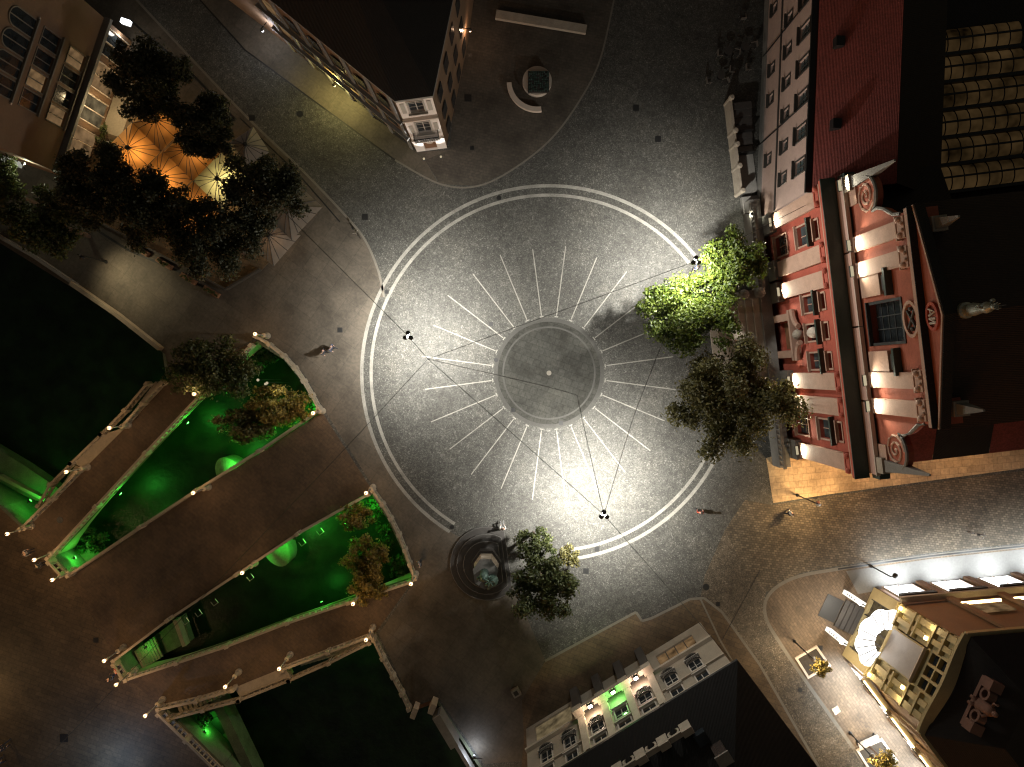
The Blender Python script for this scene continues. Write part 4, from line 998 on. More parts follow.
# north and west shop fronts
def side_front(p, q, flip, n, mats, sp):
    a_, b_ = Vector(p), Vector(q); d = (b_-a_).normalized(); nn = Vector((-d.y, d.x))*flip; ang_ = math.atan2(d.y, d.x)
    for i in range(n):
        c_ = a_+d*(1.9+i*sp)+nn*.03; w_ = sp*.62
        l_ = a_+d*(1.9+i*sp)+nn*.45; g_ = l_+nn*1.3; light('SPOT', t.matrix_basis @ Vector((l_.x,l_.y,3.1)), SHOP, (.9,.97,1), .25, target=t.matrix_basis @ Vector((g_.x,g_.y,0)), angle=105, blend=1)
        o = MB().obox(0,0,0,2.7,w_,.06,0).build('shop_window', mats[i % len(mats)], t); o.location = (c_.x, c_.y, .35); o.rotation_euler.z = ang_
        f = MB()
        for k_ in (-.5,.0,.5): f.box(w_*k_-.05, w_*k_+.05, -.1, .1, 0, 2.7)
        f.box(-w_/2, w_/2, -.11, .11, 2.71, 2.85); f.build('window_frame', 'trim', o)
        c2 = a_+d*(1.9+i*sp)+nn*.25; o2 = MB().box(-w_/2-.2, w_/2+.2, -.25, .25, 3.5, 3.95).build('awning_box', 'frame_dark', t); o2.location = (c2.x, c2.y, 0); o2.rotation_euler.z = ang_
        c3 = a_+d*(1.9+(i+.5)*sp)+nn*.12; o3 = MB().box(-.3,.3,-.12,.12,.0,e-.6).build('pilaster', 'brownwall', t); o3.location = (c3.x,c3.y,0); o3.rotation_euler.z = ang_
    Lf = (b_-a_).length
    for z, h_, y_, mt in ((4.3,.3,.5,'stone'),(e-.5,.4,.7,'ochre')):
        c2 = a_+d*Lf/2+nn*y_/2; o2 = MB().box(-Lf/2,Lf/2,-y_/2,y_/2,z,z+h_).build('moulding', mt, t); o2.location = (c2.x+0,c2.y,0); o2.rotation_euler.z = ang_
    return a_, d, nn, ang_
def outward(p, q, inside):
    p, q = Vector(p), Vector(q); d = q-p; n = Vector((-d.y, d.x)); return 1 if n.dot(Vector(inside)-p) < 0 else -1
ctr = ((q1[0]+q2[0]+L)/3, (q1[1]+q2[1])/3)
a_, d, nn, ang_ = side_front((L,-.0), q1, outward((L,0), q1, ctr), 5, ['shop'], 4.3)
for i in range(4):     # lit upper band
    c_ = a_+d*(5.6+i*4.3)+nn*.06; o = MB().box(-1.5,1.5,-.05,.05,6.6,8.2).build('lit_window', 'warmwin' , t); o.location = (c_.x,c_.y,0); o.rotation_euler.z = ang_
    c_ = a_+d*(5.6+i*4.3)+nn*.2; o = MB().box(-1.6,1.6,-.1,.1,6.2,6.35).build('light_strip', 'strip', t); o.location = (c_.x,c_.y,0); o.rotation_euler.z = ang_
a_, d, nn, ang_ = side_front((0,-.0), q2, outward((0,0), q2, ctr), 5, ['shop'], 3.6)
for i in range(4):
    c_ = a_+d*(1.6+i*3.9)+nn*.45; o = MB().box(-1.5,1.5,-.06,.06,4.62,4.75).build('light_strip', 'strip', t); o.location = (c_.x,c_.y,0); o.rotation_euler.z = ang_
for i, (x, z) in enumerate(((.4,5.5),(L-.4,5.5),(.4,9.8),(L-.4,9.8))): light('POINT', t.matrix_basis @ Vector((x,.75,z)), 40, (1,.8,.45), .12)
for i, (x, z) in enumerate(((.35,5.45),(L-.35,5.45),(1.3,9.75),(L-1.3,9.75))):
    MB().box(x-.14,x+.14,.36,.52,z-.12,z+.12).build('lit_lantern', 'strip', t)
# white sign pillars either side of the entrance
for i, x in enumerate((1.55, L-1.55)):
    p = t.matrix_basis @ Vector((x, 2.1, 0)); o = thing('sign_pillar', ['white lit sign pillar on the left of the store entrance, nearer the tree pits','white lit sign pillar on the right of the store entrance, nearer the church road'][i], 'sign', p, t.rotation_euler.z)
    MB().box(-.2,.2,-.25,.25,0,3.2).build('panel', emit('sign_panel', (1,.95,.85), 1.6, .2), o); m_ = MB()
    for z in (.8,1.2,1.6,2.2): m_.box(-.1,.08,.251,.262,z,z+.1)
    m_.build('panel_marks', 'black', o)
    m_ = MB().tube([(0,.0,3.2),(0,.0,3.6),(0,.4,3.7)], .04); m_.build('lamp_arm', 'black', o); MB().ball(0,.5,3.6,.17).build('lamp_globe', 'globe_white', o)
# gable statue group on the roof
p = t.matrix_basis @ Vector((L/2, -1.5, e+.5)); o = thing('roof_sculpture', 'stone gable sculpture with seated figure on the corner store roof', 'sculpture', p, t.rotation_euler.z); o.scale = (.72,.72,.72)
MB().box(-2.6,2.6,-.5,.5,0,.9).build('plinth', 'terracotta', o)
for s_ in (-1,1):
    MB().box(s_*2.2-.5,s_*2.2+.5,-.6,.6,.91,2.2).build('end_block', 'terracotta', o); m_ = MB(); ovalring(m_, s_*1.15, 1.6, .65, .65, -.4, .4, .25, 18); m_.build('scroll', 'terracotta', o)
m_ = MB(); m_.lathe([(.5,.91),(.75,1.4),(.55,2.2),(.5,2.7),(.18,3.0)],0,0,0,12); m_.ball(0,0,3.25,.27,10,7,1.2); m_.tube([(.4,0,2.6),(.8,.2,2.9),(.9,.3,3.5)],.14,7); m_.tube([(-.4,0,2.6),(-.8,.2,2.2),(-.6,.4,1.8)],.14,7); m_.tube([(-.2,.3,1.3),(-.3,.9,1.2),(-.3,.95,.92)],.18,7); m_.tube([(.2,.3,1.3),(.3,.9,1.2),(.3,.95,.92)],.18,7)
m_.build('seated_figure', 'terracotta', o, True)
# ------------------------------------------------------------------ trees and plants
def crown_mesh(rx, ry, rz, n, leaf, seed, lobes=40, mat='leaf_mid'):
    r = random.Random(seed); L = []
    for i in range(lobes):
        a = i*2.39996+r.uniform(-.5, .5); q = math.sqrt((i+.3)/lobes)*.86*r.uniform(.8, 1.12); zz = r.uniform(-.5, .6)
        L.append((q*math.cos(a), q*math.sin(a), zz*(1-.6*q), r.uniform(.13, .27)*(1.25-.35*q)))
    v = []; f = []
    tw = sum(l[3]**2 for l in L)
    for l in L:
        for k_ in range(int(n*l[3]**2/tw*r.uniform(.6,1.25))):
            d = Vector((r.gauss(0,1), r.gauss(0,1), r.gauss(0,1))).normalized(); q = r.uniform(.15, 1.0)**.6*(1+.6*r.random()**5)
            p = Vector(((l[0]+d.x*l[3]*q)*rx, (l[1]+d.y*l[3]*q)*ry, (l[2]+d.z*l[3]*q)*rz))
            s = leaf*r.uniform(.55, 1.3); nv = (d*.5+Vector((r.gauss(0,1), r.gauss(0,1), r.gauss(.4,1)))*.6).normalized()
            a = nv.cross(Vector((r.gauss(0,1), r.gauss(0,1), r.gauss(0,1)))).normalized(); b = nv.cross(a)
            i0 = len(v)
            v += [tuple(p-a*s), tuple(p-b*s*.55-nv*s*.12), tuple(p+a*s), tuple(p+b*s*.55-nv*s*.12)]
            f += [(i0, i0+1, i0+2, i0+3)]
    me = bpy.data.meshes.new('crown'); me.from_pydata(v, [], f); me.materials.append(M[mat]); return me, L
def tree(label, px, py, zc, rx, ry=None, rz=None, mat='leaf_mid', base=0.0, n=2600, leaf=.26, seed=1, name='tree', cat='tree', group=None):
    ry = ry or rx; rz = rz or rx*.85
    p = W(px, py, zc); t = thing(name, label, cat, (p.x, p.y, base), 0, group); r = random.Random(seed+99)
    me, L = crown_mesh(rx, ry, rz, int(n*2.6), leaf*.58, seed, mat=mat); c = link('crown', me, t); c.location = (0, 0, zc-base)
    h = zc-base; tk = MB(); tr = .05*rx+.05
    tk.tube([(0,0,-.1),(.05,.03,h*.35),(-.05,.06,h*.7),(0,0,h*1.05)], tr, 8, tr*.5); tk.build('trunk', 'bark', t)
    lm = MB()
    for l in L[6:18]: 
        e_ = Vector((l[0]*rx*.8, l[1]*ry*.8, h+l[2]*rz*.8)); s_ = Vector((0,0,h*r.uniform(.45,.7))); lm.tube([s_, s_.lerp(e_,.5)+Vector((0,0,.2)), e_], tr*.45, 5, tr*.12)
    lm.build('limbs', 'bark', t); return t
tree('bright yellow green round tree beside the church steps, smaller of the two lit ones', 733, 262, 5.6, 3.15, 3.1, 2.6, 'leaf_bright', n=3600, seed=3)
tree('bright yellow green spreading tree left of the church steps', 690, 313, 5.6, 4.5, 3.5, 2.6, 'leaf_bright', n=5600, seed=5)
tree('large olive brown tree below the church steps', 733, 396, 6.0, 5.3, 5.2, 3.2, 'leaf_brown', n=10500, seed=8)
tree('small dark green tree right behind the poet monument', 535, 545, 4.6, 1.9, 1.6, 1.5, 'leaf_mid', n=1200, seed=11, leaf=.22)
tree('wide dark green tree below the poet monument', 543, 590, 5.4, 3.0, 2.8, 2.2, 'leaf_mid', n=3000, seed=12)
tree('small yellow tinged young tree beside the ring near the poet monument', 569, 556, 3.6, 1.1, 1.1, 1.0, 'leaf_brown', n=520, seed=13, leaf=.2)
dk = 'dark trees over the cafe terrace'
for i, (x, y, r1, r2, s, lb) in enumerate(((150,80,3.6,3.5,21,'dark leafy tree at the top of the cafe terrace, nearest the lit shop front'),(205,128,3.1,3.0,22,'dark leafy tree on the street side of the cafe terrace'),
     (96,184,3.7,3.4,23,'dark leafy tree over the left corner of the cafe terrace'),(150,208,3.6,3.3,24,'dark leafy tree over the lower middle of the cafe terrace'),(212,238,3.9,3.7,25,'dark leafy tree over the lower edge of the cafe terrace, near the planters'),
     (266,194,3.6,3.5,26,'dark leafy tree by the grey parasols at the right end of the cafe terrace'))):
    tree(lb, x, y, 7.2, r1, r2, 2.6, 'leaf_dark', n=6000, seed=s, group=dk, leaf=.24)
tree('green topped tree on the riverside promenade at far left', 46, 222, 6.0, 3.5, 2.9, 2.4, 'leaf_mid', n=3300, seed=31)
tree('green lit tree cut by the left picture edge', -6, 188, 6.0, 2.6, 3.2, 2.4, 'leaf_mid', n=2600, seed=32)
wl_ = 'riverside trees rising between the bridges'
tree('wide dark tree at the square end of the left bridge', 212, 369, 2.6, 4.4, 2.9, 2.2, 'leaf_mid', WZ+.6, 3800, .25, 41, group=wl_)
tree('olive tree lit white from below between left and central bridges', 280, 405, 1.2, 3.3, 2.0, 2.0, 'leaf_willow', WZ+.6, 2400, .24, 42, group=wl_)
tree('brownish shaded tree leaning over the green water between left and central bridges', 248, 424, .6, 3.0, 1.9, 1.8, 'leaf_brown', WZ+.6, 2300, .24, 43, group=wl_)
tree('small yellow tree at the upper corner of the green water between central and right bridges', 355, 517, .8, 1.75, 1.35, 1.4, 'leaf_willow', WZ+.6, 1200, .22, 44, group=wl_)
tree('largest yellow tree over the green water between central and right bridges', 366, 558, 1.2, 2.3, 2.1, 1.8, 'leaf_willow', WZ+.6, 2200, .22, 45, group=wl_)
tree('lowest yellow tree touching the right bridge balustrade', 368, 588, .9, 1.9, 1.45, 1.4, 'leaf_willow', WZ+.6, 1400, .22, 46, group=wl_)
def shrub(label, px, py, z, rx, ry, rz, mat='grass', base=WZ+.2, n=500, seed=1, leaf=.2, cat='shrub'):
    p = W(px, py, z); t = thing('shrub', label, cat, (p.x, p.y, base)); me, L = crown_mesh(rx, ry, rz, n, leaf, seed, 12, mat); c = link('foliage', me, t); c.location = (0,0,z-base)
    st_ = MB()
    for l in L[:4]: st_.tube([(l[0]*.2,l[1]*.2,0),(l[0]*rx*.7,l[1]*ry*.7,z-base)], .05, 5)
    st_.build('stem', 'bark', t); return t
shrub('green lit bush at the far tip of the water between left and central bridges', 90, 541, -2.6, 1.9, 1.7, .9, n=900, seed=51)
shrub('green lit plants under the corner lamp between left and central bridges', 311, 407, -2.2, 1.2, 1.2, .8, n=420, seed=52)
shrub('green lit bush at the upper corner between central and right bridges', 376, 507, -2.2, 1.2, 1.3, .8, n=420, seed=53)
shrub('green lit trailing plants along the curved wall between central and right bridges', 388, 530, -2.6, 1.2, 2.0, .8, n=560, seed=54)
shrub('dim green plants near the right bridge end by the yellow trees', 398, 567, -2.6, 1.1, 1.5, .8, n=420, seed=55)
shrub('dim green plants below the curved wall near the left bridge', 262, 360, -2.4, 1.9, 1.2, .8, n=560, seed=56)
shrub('green plants on the quay under the lower end of the right bridge', 205, 715, -1.6, 1.0, 1.4, .5, n=300, seed=57)
shrub('potted plant at the upper end of the church steps', 771, 213, 1.0, .9, .6, .5, 'leaf_mid', .4, 220, 58, .16)
shrub('round green hedge bush on the street side of the cafe terrace', 243, 158, 1.1, 1.5, 1.0, .9, 'leaf_mid', 0, 520, 59, .18)
shrub('pale green hedge bush beside the grey parasols', 262, 168, 1.2, 1.0, .8, .8, 'leaf_mid', 0, 360, 60, .18)
shrub('dark hedge bush beside the lit shop front at the terrace edge', 104, 140, 1.0, .8, 1.7, .8, 'leaf_mid', 0, 420, 61, .18)
# ------------------------------------------------------------------ cafe terrace
tp = pxs([(118,108),(232,168),(318,213),(262,270),(228,290),(70,206),(92,150)]); c = centre(tp)
t = thing('cafe_terrace', 'raised cafe terrace with low edging under the orange and grey parasols', 'terrace', c); lo = lambda l: [(p[0]-c.x, p[1]-c.y) for p in l]
MB().prism(lo(tp), .0, .14).build('deck', 'smooth_brown', t)
m_ = MB(); q_ = lo(tp)
for i in (3, 4): m_.seg(q_[i], q_[i+1], .16, .141, .75)
m_.build('edging', 'frame_dark', t)
def parasol(label, px, py, z, side, mat, rot, group, power=0, col=(1,.55,.2)):
    p = W(px, py, z); t = thing('parasol', label, 'parasol', (p.x, p.y, 0), rot, group); h = side/2; m_ = MB()
    n_ = 12; rim = []
    for i in range(n_):
        a = 2*math.pi*i/n_; k_ = h/max(abs(math.cos(a)), abs(math.sin(a))); rim.append((k_*math.cos(a), k_*math.sin(a)))
    cor = [(h,h),(-h,h),(-h,-h),(h,-h)]; pts = sorted(set([(round(x,4),round(y,4)) for x,y in rim+cor]), key=lambda q: math.atan2(q[1], q[0]))
    k_ = len(pts); m_.add([(x, y, z-.45) for x, y in pts]+[(x*.5, y*.5, z+.02) for x, y in pts]+[(0,0,z+.4)], [(i,(i+1)%k_,k_+(i+1)%k_,k_+i) for i in range(k_)]+[(k_+i,k_+(i+1)%k_,2*k_) for i in range(k_)])
    cn = m_.build('canopy', mat, t)
    m_ = MB()
    for x, y in pts: m_.tube([(0,0,z+.41),(x*.5,y*.5,z+.035),(x,y,z-.43)], .028, 4)
    m_.build('ribs', 'frame_dark', cn)
    MB().lathe([(.2,z+.41),(.2,z+.5),(.05,z+.56)], 0,0,0,12).build('cap', 'black', t)
    MB().lathe([(.04,0),(.04,z+.38)],0,0,0,8).build('pole', 'frame_dark', t); MB().box(-.4,.4,-.4,.4,.14,.24).build('foot', 'granite', t)
    if power:
        MB().lathe([(.03,z-.75),(.16,z-.85),(.16,z-.9),(.03,z-.9)], .25, .0, 0, 10).build('lamp', emit('parasol_lamp', col, 8), t)
        light('POINT', (p.x+.35, p.y-.2, z-.62), power, col, .15)
a, b = (29.5,29), (28,-28.5); U = (130,149); g_ = 'orange parasols of the cafe terrace'; rt = R(-45)
OR = (1,.52,.17)
for i, (x, y, mt, pw, cl, lb) in enumerate(((130,149,'fab_orange',150,OR,'orange lit parasol at the left corner of the row, least covered by leaves'),(161,178,'fab_orange',130,OR,'orange lit parasol half hidden by leaves, second along the row'),
    (192,208,'fab_orange',120,OR,'orange lit parasol touching the lower corner of the yellow one'),(190,151,'fab_orange',60,OR,'dim purplish orange parasol between two dark tree crowns'),(158,121,'fab_orange',40,OR,'mostly hidden parasol behind the topmost dark tree'),
    (219,180,'fab_cream',160,(1,.85,.42),'pale yellow lit parasol with dark ribs at the middle of the terrace'))):
    parasol(lb, x, y, 3.0, 3.55, mt, rt, g_, pw, cl)
parasol('grey canvas parasol at the far right corner of the terrace', 289, 207, 3.1, 3.9, 'fab_grey', rt+R(2), 'grey parasols at the terrace end')
parasol('brownish grey canvas parasol below the corner one, lowest at the terrace end', 270, 236, 2.7, 3.6, 'fab_grey', rt+R(4), 'grey parasols at the terrace end', 25, (1,.6,.3))
parasol('small grey triangular looking parasol behind the hedge on the street side', 247, 146, 2.9, 2.6, 'fab_grey', rt-R(12), 'grey parasols at the terrace end')
for i, (x, y, lb) in enumerate(((143,251,'wooden planter box at the left of the row along the promenade'),(166,264,'second wooden planter box along the promenade kerb'),(190,279,'third wooden planter box along the promenade kerb'),(213,292,'last wooden planter box near the promenade lamp glow'))):
    p = W(x, y); o = thing('planter_box', lb, 'planter', p, R(-32), 'planter boxes along the terrace'); MB().box(-.75,.75,-.22,.22,0,.5).build('box', 'wood', o)
    me, L = crown_mesh(.75,.28,.3,130,.12,70+i,6,'leaf_mid'); link('foliage', me, o).location = (0,0,.66)
# ------------------------------------------------------------------ north court
p = W(541,24); o = thing('stone_bench', 'long pale straight stone bench at the top', 'bench', p, R(-9.5)); MB().box(-4.1,4.1,-.38,.38,.12,.5).build('seat', 'stone', o); MB().box(-3.9,3.9,-.3,.3,0,.119).build('plinth', 'granite', o)
p = W(537,83); o = thing('curved_bench', 'white curved stone bench around the round city model', 'bench', p); m_ = MB(); n_ = 18
for i in range(n_):
    a0, a1 = R(183+i*5.3), R(183+(i+1)*5.3); m_.prism([(2.3*math.cos(a0),2.3*math.sin(a0)),(2.72*math.cos(a0),2.72*math.sin(a0)),(2.72*math.cos(a1),2.72*math.sin(a1)),(2.3*math.cos(a1),2.3*math.sin(a1))], .1, .48)
m_.build('seat', 'trim', o); m_ = MB()
for q in (190,230,270): m_.obox(2.5*math.cos(R(q)), 2.5*math.sin(R(q)), 0, .1, .35, .35, R(q))
m_.build('feet', 'granite', o)
o = thing('city_model', 'square dark bronze relief of a town on a round stone base', 'sculpture', p); MB().lathe([(1.3,0),(1.3,.55)],0,0,0,32).build('round_base', 'trim', o)
MB().box(-.85,1.05,-1.15,.75,.551,.8).build('table_slab', 'granite', o); m_ = MB(); r_ = random.Random(3)
for i in range(11):
    for j in range(11):
        if r_.random() < .75: x, y = -.76+i*.165, -1.06+j*.165; m_.box(x, x+r_.uniform(.07,.13), y, y+r_.uniform(.07,.13), .801, .82+r_.random()*.12)
m_.build('town_relief', 'bronze', o)
def chair(label, px, py, rot, first=[None]):
    if first[0] is None:
        t = thing('metal_chair', label, 'chair', W(px,py), rot, 'metal chairs on the dark cobbles')
        MB().box(-.22,.22,-.22,.22,.43,.46).build('seat', 'frame_dark', t); MB().box(-.24,-.19,-.24,.24,.5,.88).build('backrest', 'steel', t); MB().box(-.24,.26,-.28,-.23,.6,.66).build('armrest', 'steel', t); MB().box(-.24,.2,.23,.26,.6,.63).build('armrest', 'black', t)
        for x, y in ((-.2,-.2),(.2,-.2),(.2,.2),(-.2,.2)): MB().tube([(x,y,0),(x,y,.43)], .018, 5).build('leg', 'steel', t)
        first[0] = t
    else:
        t = copy_tree(first[0]); t.location = W(px,py); t.rotation_euler.z = rot; t['label'] = label
for x, y, r_, lb in ((718,56,5,'metal chair standing alone left of the dark cafe tables'),(730,72,-3,'metal chair in the middle of the lower row'),(746,70,4,'metal chair at the right of the lower row nearest the building'),(707,83,8,'metal chair farthest out to the lower left'),
    (735,55,170,'faint metal chair turned round between the two round tables'),(752,48,190,'faint metal chair nearest the pinkish building'),(724,84,200,'dim metal chair tucked behind the lowest table'),(741,20,95,'faint metal chair farthest up by the top edge')): chair(lb, x, y, R(r_))
for x, y, lb in ((726,54,'round dark cafe table between the upper chairs'),(743,50,'round dark cafe table next to the pinkish building'),(719,78,'round dark cafe table in the lower row of chairs')):
    t = thing('cafe_table', lb, 'table', W(x,y), 0, 'cafe tables on the dark cobbles'); MB().lathe([(.36,.7),(.36,.73)],0,0,0,18).build('tabletop', 'granite', t); MB().lathe([(.035,.02),(.035,.7)],0,0,0,8).build('pillar', 'black', t); MB().lathe([(.22,0),(.2,.03)],0,0,0,12).build('foot', 'black', t)
# ------------------------------------------------------------------ poet monument
c = W(487,563); t = thing('monument', 'stepped granite monument with bronze figures on a pale pedestal', 'monument', c); t.scale = (1,1,.72)
def plinth_poly(r): 
    pts = [(r*math.cos(R(q)), r*math.sin(R(q))) for q in range(62, 318, 12)]
    return pts
for i, (r_, z0, z1) in enumerate(((3.3,0,.28),(2.7,.281,.56),(2.1,.561,.84))):
    MB().prism(plinth_poly(r_), z0, z1).build('step', 'granite', t); 
    m_ = MB(); pp = plinth_poly(r_-.02)
    m_.tube([(x,y,z1+.0) for x,y in pp]+[(*pp[0], z1)], .035, 4); m_.build('step_edge', 'kerb_dark', t)  # edge line paler than the granite of the steps
hexp = lambda r: [(r*math.cos(R(q)), r*1.2*math.sin(R(q))) for q in (15,65,115,165,215,265,315)]
MB().prism(hexp(1.35), .841, 2.2).build('base_block', 'granite', t)
MB().prism(hexp(1.15), 2.201, 4.6, hexp(.95)).build('pedestal', 'stone', t)
MB().prism(hexp(1.12), 4.601, 4.85).build('pedestal_cap', 'stone_grey', t)
f = MB(); f.lathe([(.38,4.85),(.3,5.6),(.36,6.3),(.42,6.7),(.3,7.0),(.1,7.1),(.1,7.2)], -.1,.1,0,12); f.ball(-.1,.1,7.38,.2,12,8,1.2)
f.tube([(-.5,.1,6.8),(-.62,-.1,6.3),(-.35,-.35,6.1)], .12, 7, .08); f.tube([(.3,.1,6.8),(.42,.05,6.2),(.35,-.2,5.8)], .12, 7, .08); f.build('poet_figure', 'bronze', t, True)
f = MB(); f.lathe([(.55,4.85),(.5,5.2),(.3,5.6),(.3,6.0),(.1,6.2)], .55,-.55,0,12); f.ball(.55,-.55,6.35,.18,12,8,1.2); f.tube([(.75,-.6,6.0),(.8,-.35,6.7),(.4,-.1,7.3)], .1, 7, .06); f.tube([(.3,-.6,5.9),(.0,-.85,5.6)], .1, 7, .07); f.tube([(.6,-.8,5.0),(.2,-1.3,4.95)],.18,7,.1); f.build('muse_figure', 'bronze', t, True)
f = MB()
for i in range(7): a_ = i*.9; f.tube([(.4,-.1,7.3),(.4+.4*math.cos(a_),-.1+.4*math.sin(a_),7.45+.05*i)], .04, 4)
f.build('laurel_branch', 'bronze', t)
# ------------------------------------------------------------------ lamps on the bridges
def bridge_lamp(label, px, py, zl=3.2, g='globe lamps of the bridges', power=190, z0=0.0):
    p = W(px, py, zl); t = thing('bridge_lamp', label, 'lamp', (p.x, p.y, z0), 0, g); h = zl-z0
    MB().lathe([(.3,-.02),(.3,.25),(.2,.32),(.16,1.0),(.22,1.1),(.12,1.2)],0,0,0,10).build('stone_base', 'stone_warm', t)
    MB().lathe([(.06,1.2),(.05,h-.3),(.13,h-.24),(.1,h-.17)],0,0,0,8).build('post', 'stone_grey', t)
    MB().ball(0,0,h,.15,12,8).build('globe', 'globe', t, True); MB().lathe([(.07,h+.148),(.04,h+.2)],0,0,0,8).build('cap', 'black', t)
    light('POINT', (p.x, p.y, zl), power, (1,.6,.28), .3)
for x, y, lb in ((255,334,'globe lamp at the square end of the left bridge, beside the curved balustrade'),(194,394,'globe lamp midway along the left bridge rail under the dark tree'),(109,428,'globe lamp at the head of the upper steps of the left bridge'),(66,472,'globe lamp at the head of the lower steps of the left bridge'),
    (7,534,'globe lamp at the far end of the left bridge nearest the picture edge'),(34,560,'globe lamp at the far end of the green water side of the left bridge'),(313,413,'globe lamp at the square corner between left and central bridges'),(193,493,'globe lamp halfway along the upper rail of the central bridge'),
    (52,580,'globe lamp at the far end of the upper rail of the central bridge'),(366,493,'globe lamp at the square end of the lower rail of the central bridge'),(242,573,'globe lamp beside the lower pier nose of the central bridge'),(104,661,'globe lamp at the far end of the lower rail of the central bridge'),
    (411,584,'globe lamp at the square end of the upper rail of the right bridge'),(353,604,'globe lamp below the yellow trees on the right bridge'),(116,685,'globe lamp at the far end of the upper rail of the right bridge'),(145,716,'globe lamp at the far end of the lower rail of the right bridge'),
    (225,687,'globe lamp above the left flight of steps of the right bridge'),(279,669,'globe lamp above the right flight of steps of the right bridge'),(366,640,'globe lamp at the square end of the lower steps of the right bridge')): bridge_lamp(lb, x, y)
# green floodlights just above the water
GC = (.07,1,.07)
for x, y, dx, dy, z, pw, lb in ((285,436,-.55,-.83,-.9,420,'green floodlight under the central bridge rail near the lit olive tree'),(238,467,-.55,-.83,-.9,420,'green floodlight under the central bridge rail beside the upper pier nose'),(132,536,-.55,-.83,-.9,90,'green floodlight under the far half of the upper rail of the central bridge'),
    (180,421,.75,.65,-.9,260,'green floodlight under the left bridge rail below the dark tree'),(112,493,.75,.65,-.9,220,'green floodlight under the left bridge rail near the far bush'),(64,562,.8,-.3,-1.2,110,'green floodlight on the short far wall shining on the bush'),(318,405,-.7,.5,-1.0,160,'green floodlight below the square corner lamp'),
    (330,514,.55,.83,-.9,480,'green floodlight under the lower rail of the central bridge towards the yellow trees'),(290,538,.55,.83,-.9,300,'green floodlight under the lower rail above the lower pier nose'),(250,565,.55,.83,-.9,110,'green floodlight under the lower rail left of the lower pier nose'),(379,500,-.8,.4,-.8,330,'green floodlight on the curved wall near the upper yellow tree'),
    (320,609,-.33,-.94,-.9,110,'green floodlight under the upper rail of the right bridge'),(135,652,.5,.7,-1.6,22,'green floodlight above the culvert between central and right bridges'),(20,505,.7,-.7,-1.0,130,'green floodlight on the quay at the left picture edge'),(196,741,.8,-.5,-1.4,60,'green floodlight above the round culvert'),(352,652,.35,.93,-1.0,40,'dim green floodlight below the square end steps of the right bridge')):
    q = W(x, y); p = Vector((q.x+dx*.28, q.y-dy*.28, z)); t = thing('floodlight', lb, 'floodlight', p, math.atan2(-dy, dx), 'green floodlights above the river'); MB().box(-.1,.1,-.14,.14,-.08,.08).build('housing', 'black', t); MB().box(-.3,-.1,-.03,.03,-.03,.03).build('bracket', 'black', t)
    light('POINT', (p.x+dx*.25, p.y-dy*.25, z-.2), pw, GC, .15)
p = W(268,388,-1.2); t = thing('floodlight', 'white floodlight shining up into the olive tree between left and central bridges', 'floodlight', W(266,384,-2.6)); MB().box(-.15,.15,-.12,.12,-.1,.1).build('housing', 'black', t); MB().box(-.12,.12,-.1,.1,.102,.13).build('lens', 'flood', t); p = W(276,391,3.0); light('POINT', (p.x,p.y,p.z), 110, (1,.97,.8), .15)
for x, y, lb in ((258,380,'small white spotlight nearest the balustrade corner'),(267,383,'small white spotlight below its twin in the lit tree')):
    t = thing('spotlight', lb, 'spotlight', W(x,y,2.4)); MB().lathe([(.1,-.15),(.14,.0)],0,0,0,10).build('housing', 'black', t); MB().lathe([(.12,.001),(.12,.04)],0,0,0,10).build('lens', 'flood', t); MB().tube([(0,0,-.15),(0,0,-6.2)], .03, 5).build('stake', 'black', t)
# ------------------------------------------------------------------ lamps hung over the square
def hanging_lamp(label, px, py, zl, power, target_px, ang_=131, leak=2600, col=(1,.97,.88)):
    p = W(px, py, zl); t = thing('hanging_lamp', label, 'lamp', p)
    for i in range(3):
        a_ = R(90+120*i); x, y = .24*math.cos(a_), .24*math.sin(a_); hd = MB().lathe([(.03,.22),(.17,.14),(.18,-.1)], x, y, 0, 12).build('lamp_head', 'black', t)
        MB().lathe([(.15,-.101),(.12,-.14)], x, y, 0, 12).build('lens', 'flood', hd)
    m_ = MB()
    for i in range(3): a_ = R(90+120*i); m_.tube([(0,0,.35),(.24*math.cos(a_),.24*math.sin(a_),.2)], .03, 5)
    m_.build('arms', 'black', t)
    light('POINT', (p.x, p.y, p.z-.45), leak, col, .2); q = W(*target_px); light('SPOT', (p.x, p.y, p.z-.2), power, col, .22, target=q, angle=ang_, blend=1)
LZ = 10.0
hanging_lamp('three headed hanging lamp over the left side of the circle', 408, 336, LZ, LP1, (432,332))
hanging_lamp('three headed hanging lamp over the brightest glow at the lower right of the circle', 604, 515, LZ, LP2, (592,484))
hanging_lamp('three headed hanging lamp between the two bright green trees', 696, 261, LZ, LP3, (656,278), leak=2800)
hz = 10.4
def cable(label, pts, r=.022):
    P = [W(x, y, z) for x, y, z in pts]; out = []
    for a, b in zip(P, P[1:]):
        n_ = max(2, int((b-a).length/2.5))
        for i in range(n_): q = a.lerp(b, i/n_); q.z -= .35*math.sin(math.pi*i/n_)*min(1,(b-a).length/15); out.append(q)
    out.append(P[-1]); tag(MB().tube(out, r, 5).build('cable', 'black'), label, 'cable')
cable('thin black cable from the tan building to the left hanging lamp', [(112,40,9.5),(350,278,hz),(408,336,hz)])
cable('thin black cable running from the left hanging lamp diagonally to the lower right lamp', [(408,336,hz),(428,359,hz),(604,515,hz)])
cable('thin black cable from the cable junction down over the bridges', [(428,359,hz),(325,470,hz),(-120,930,hz)])
cable('bent black cable crossing the dark disc to the lower right lamp', [(428,359,hz),(545,386,hz),(577,395,hz),(604,515,hz)])
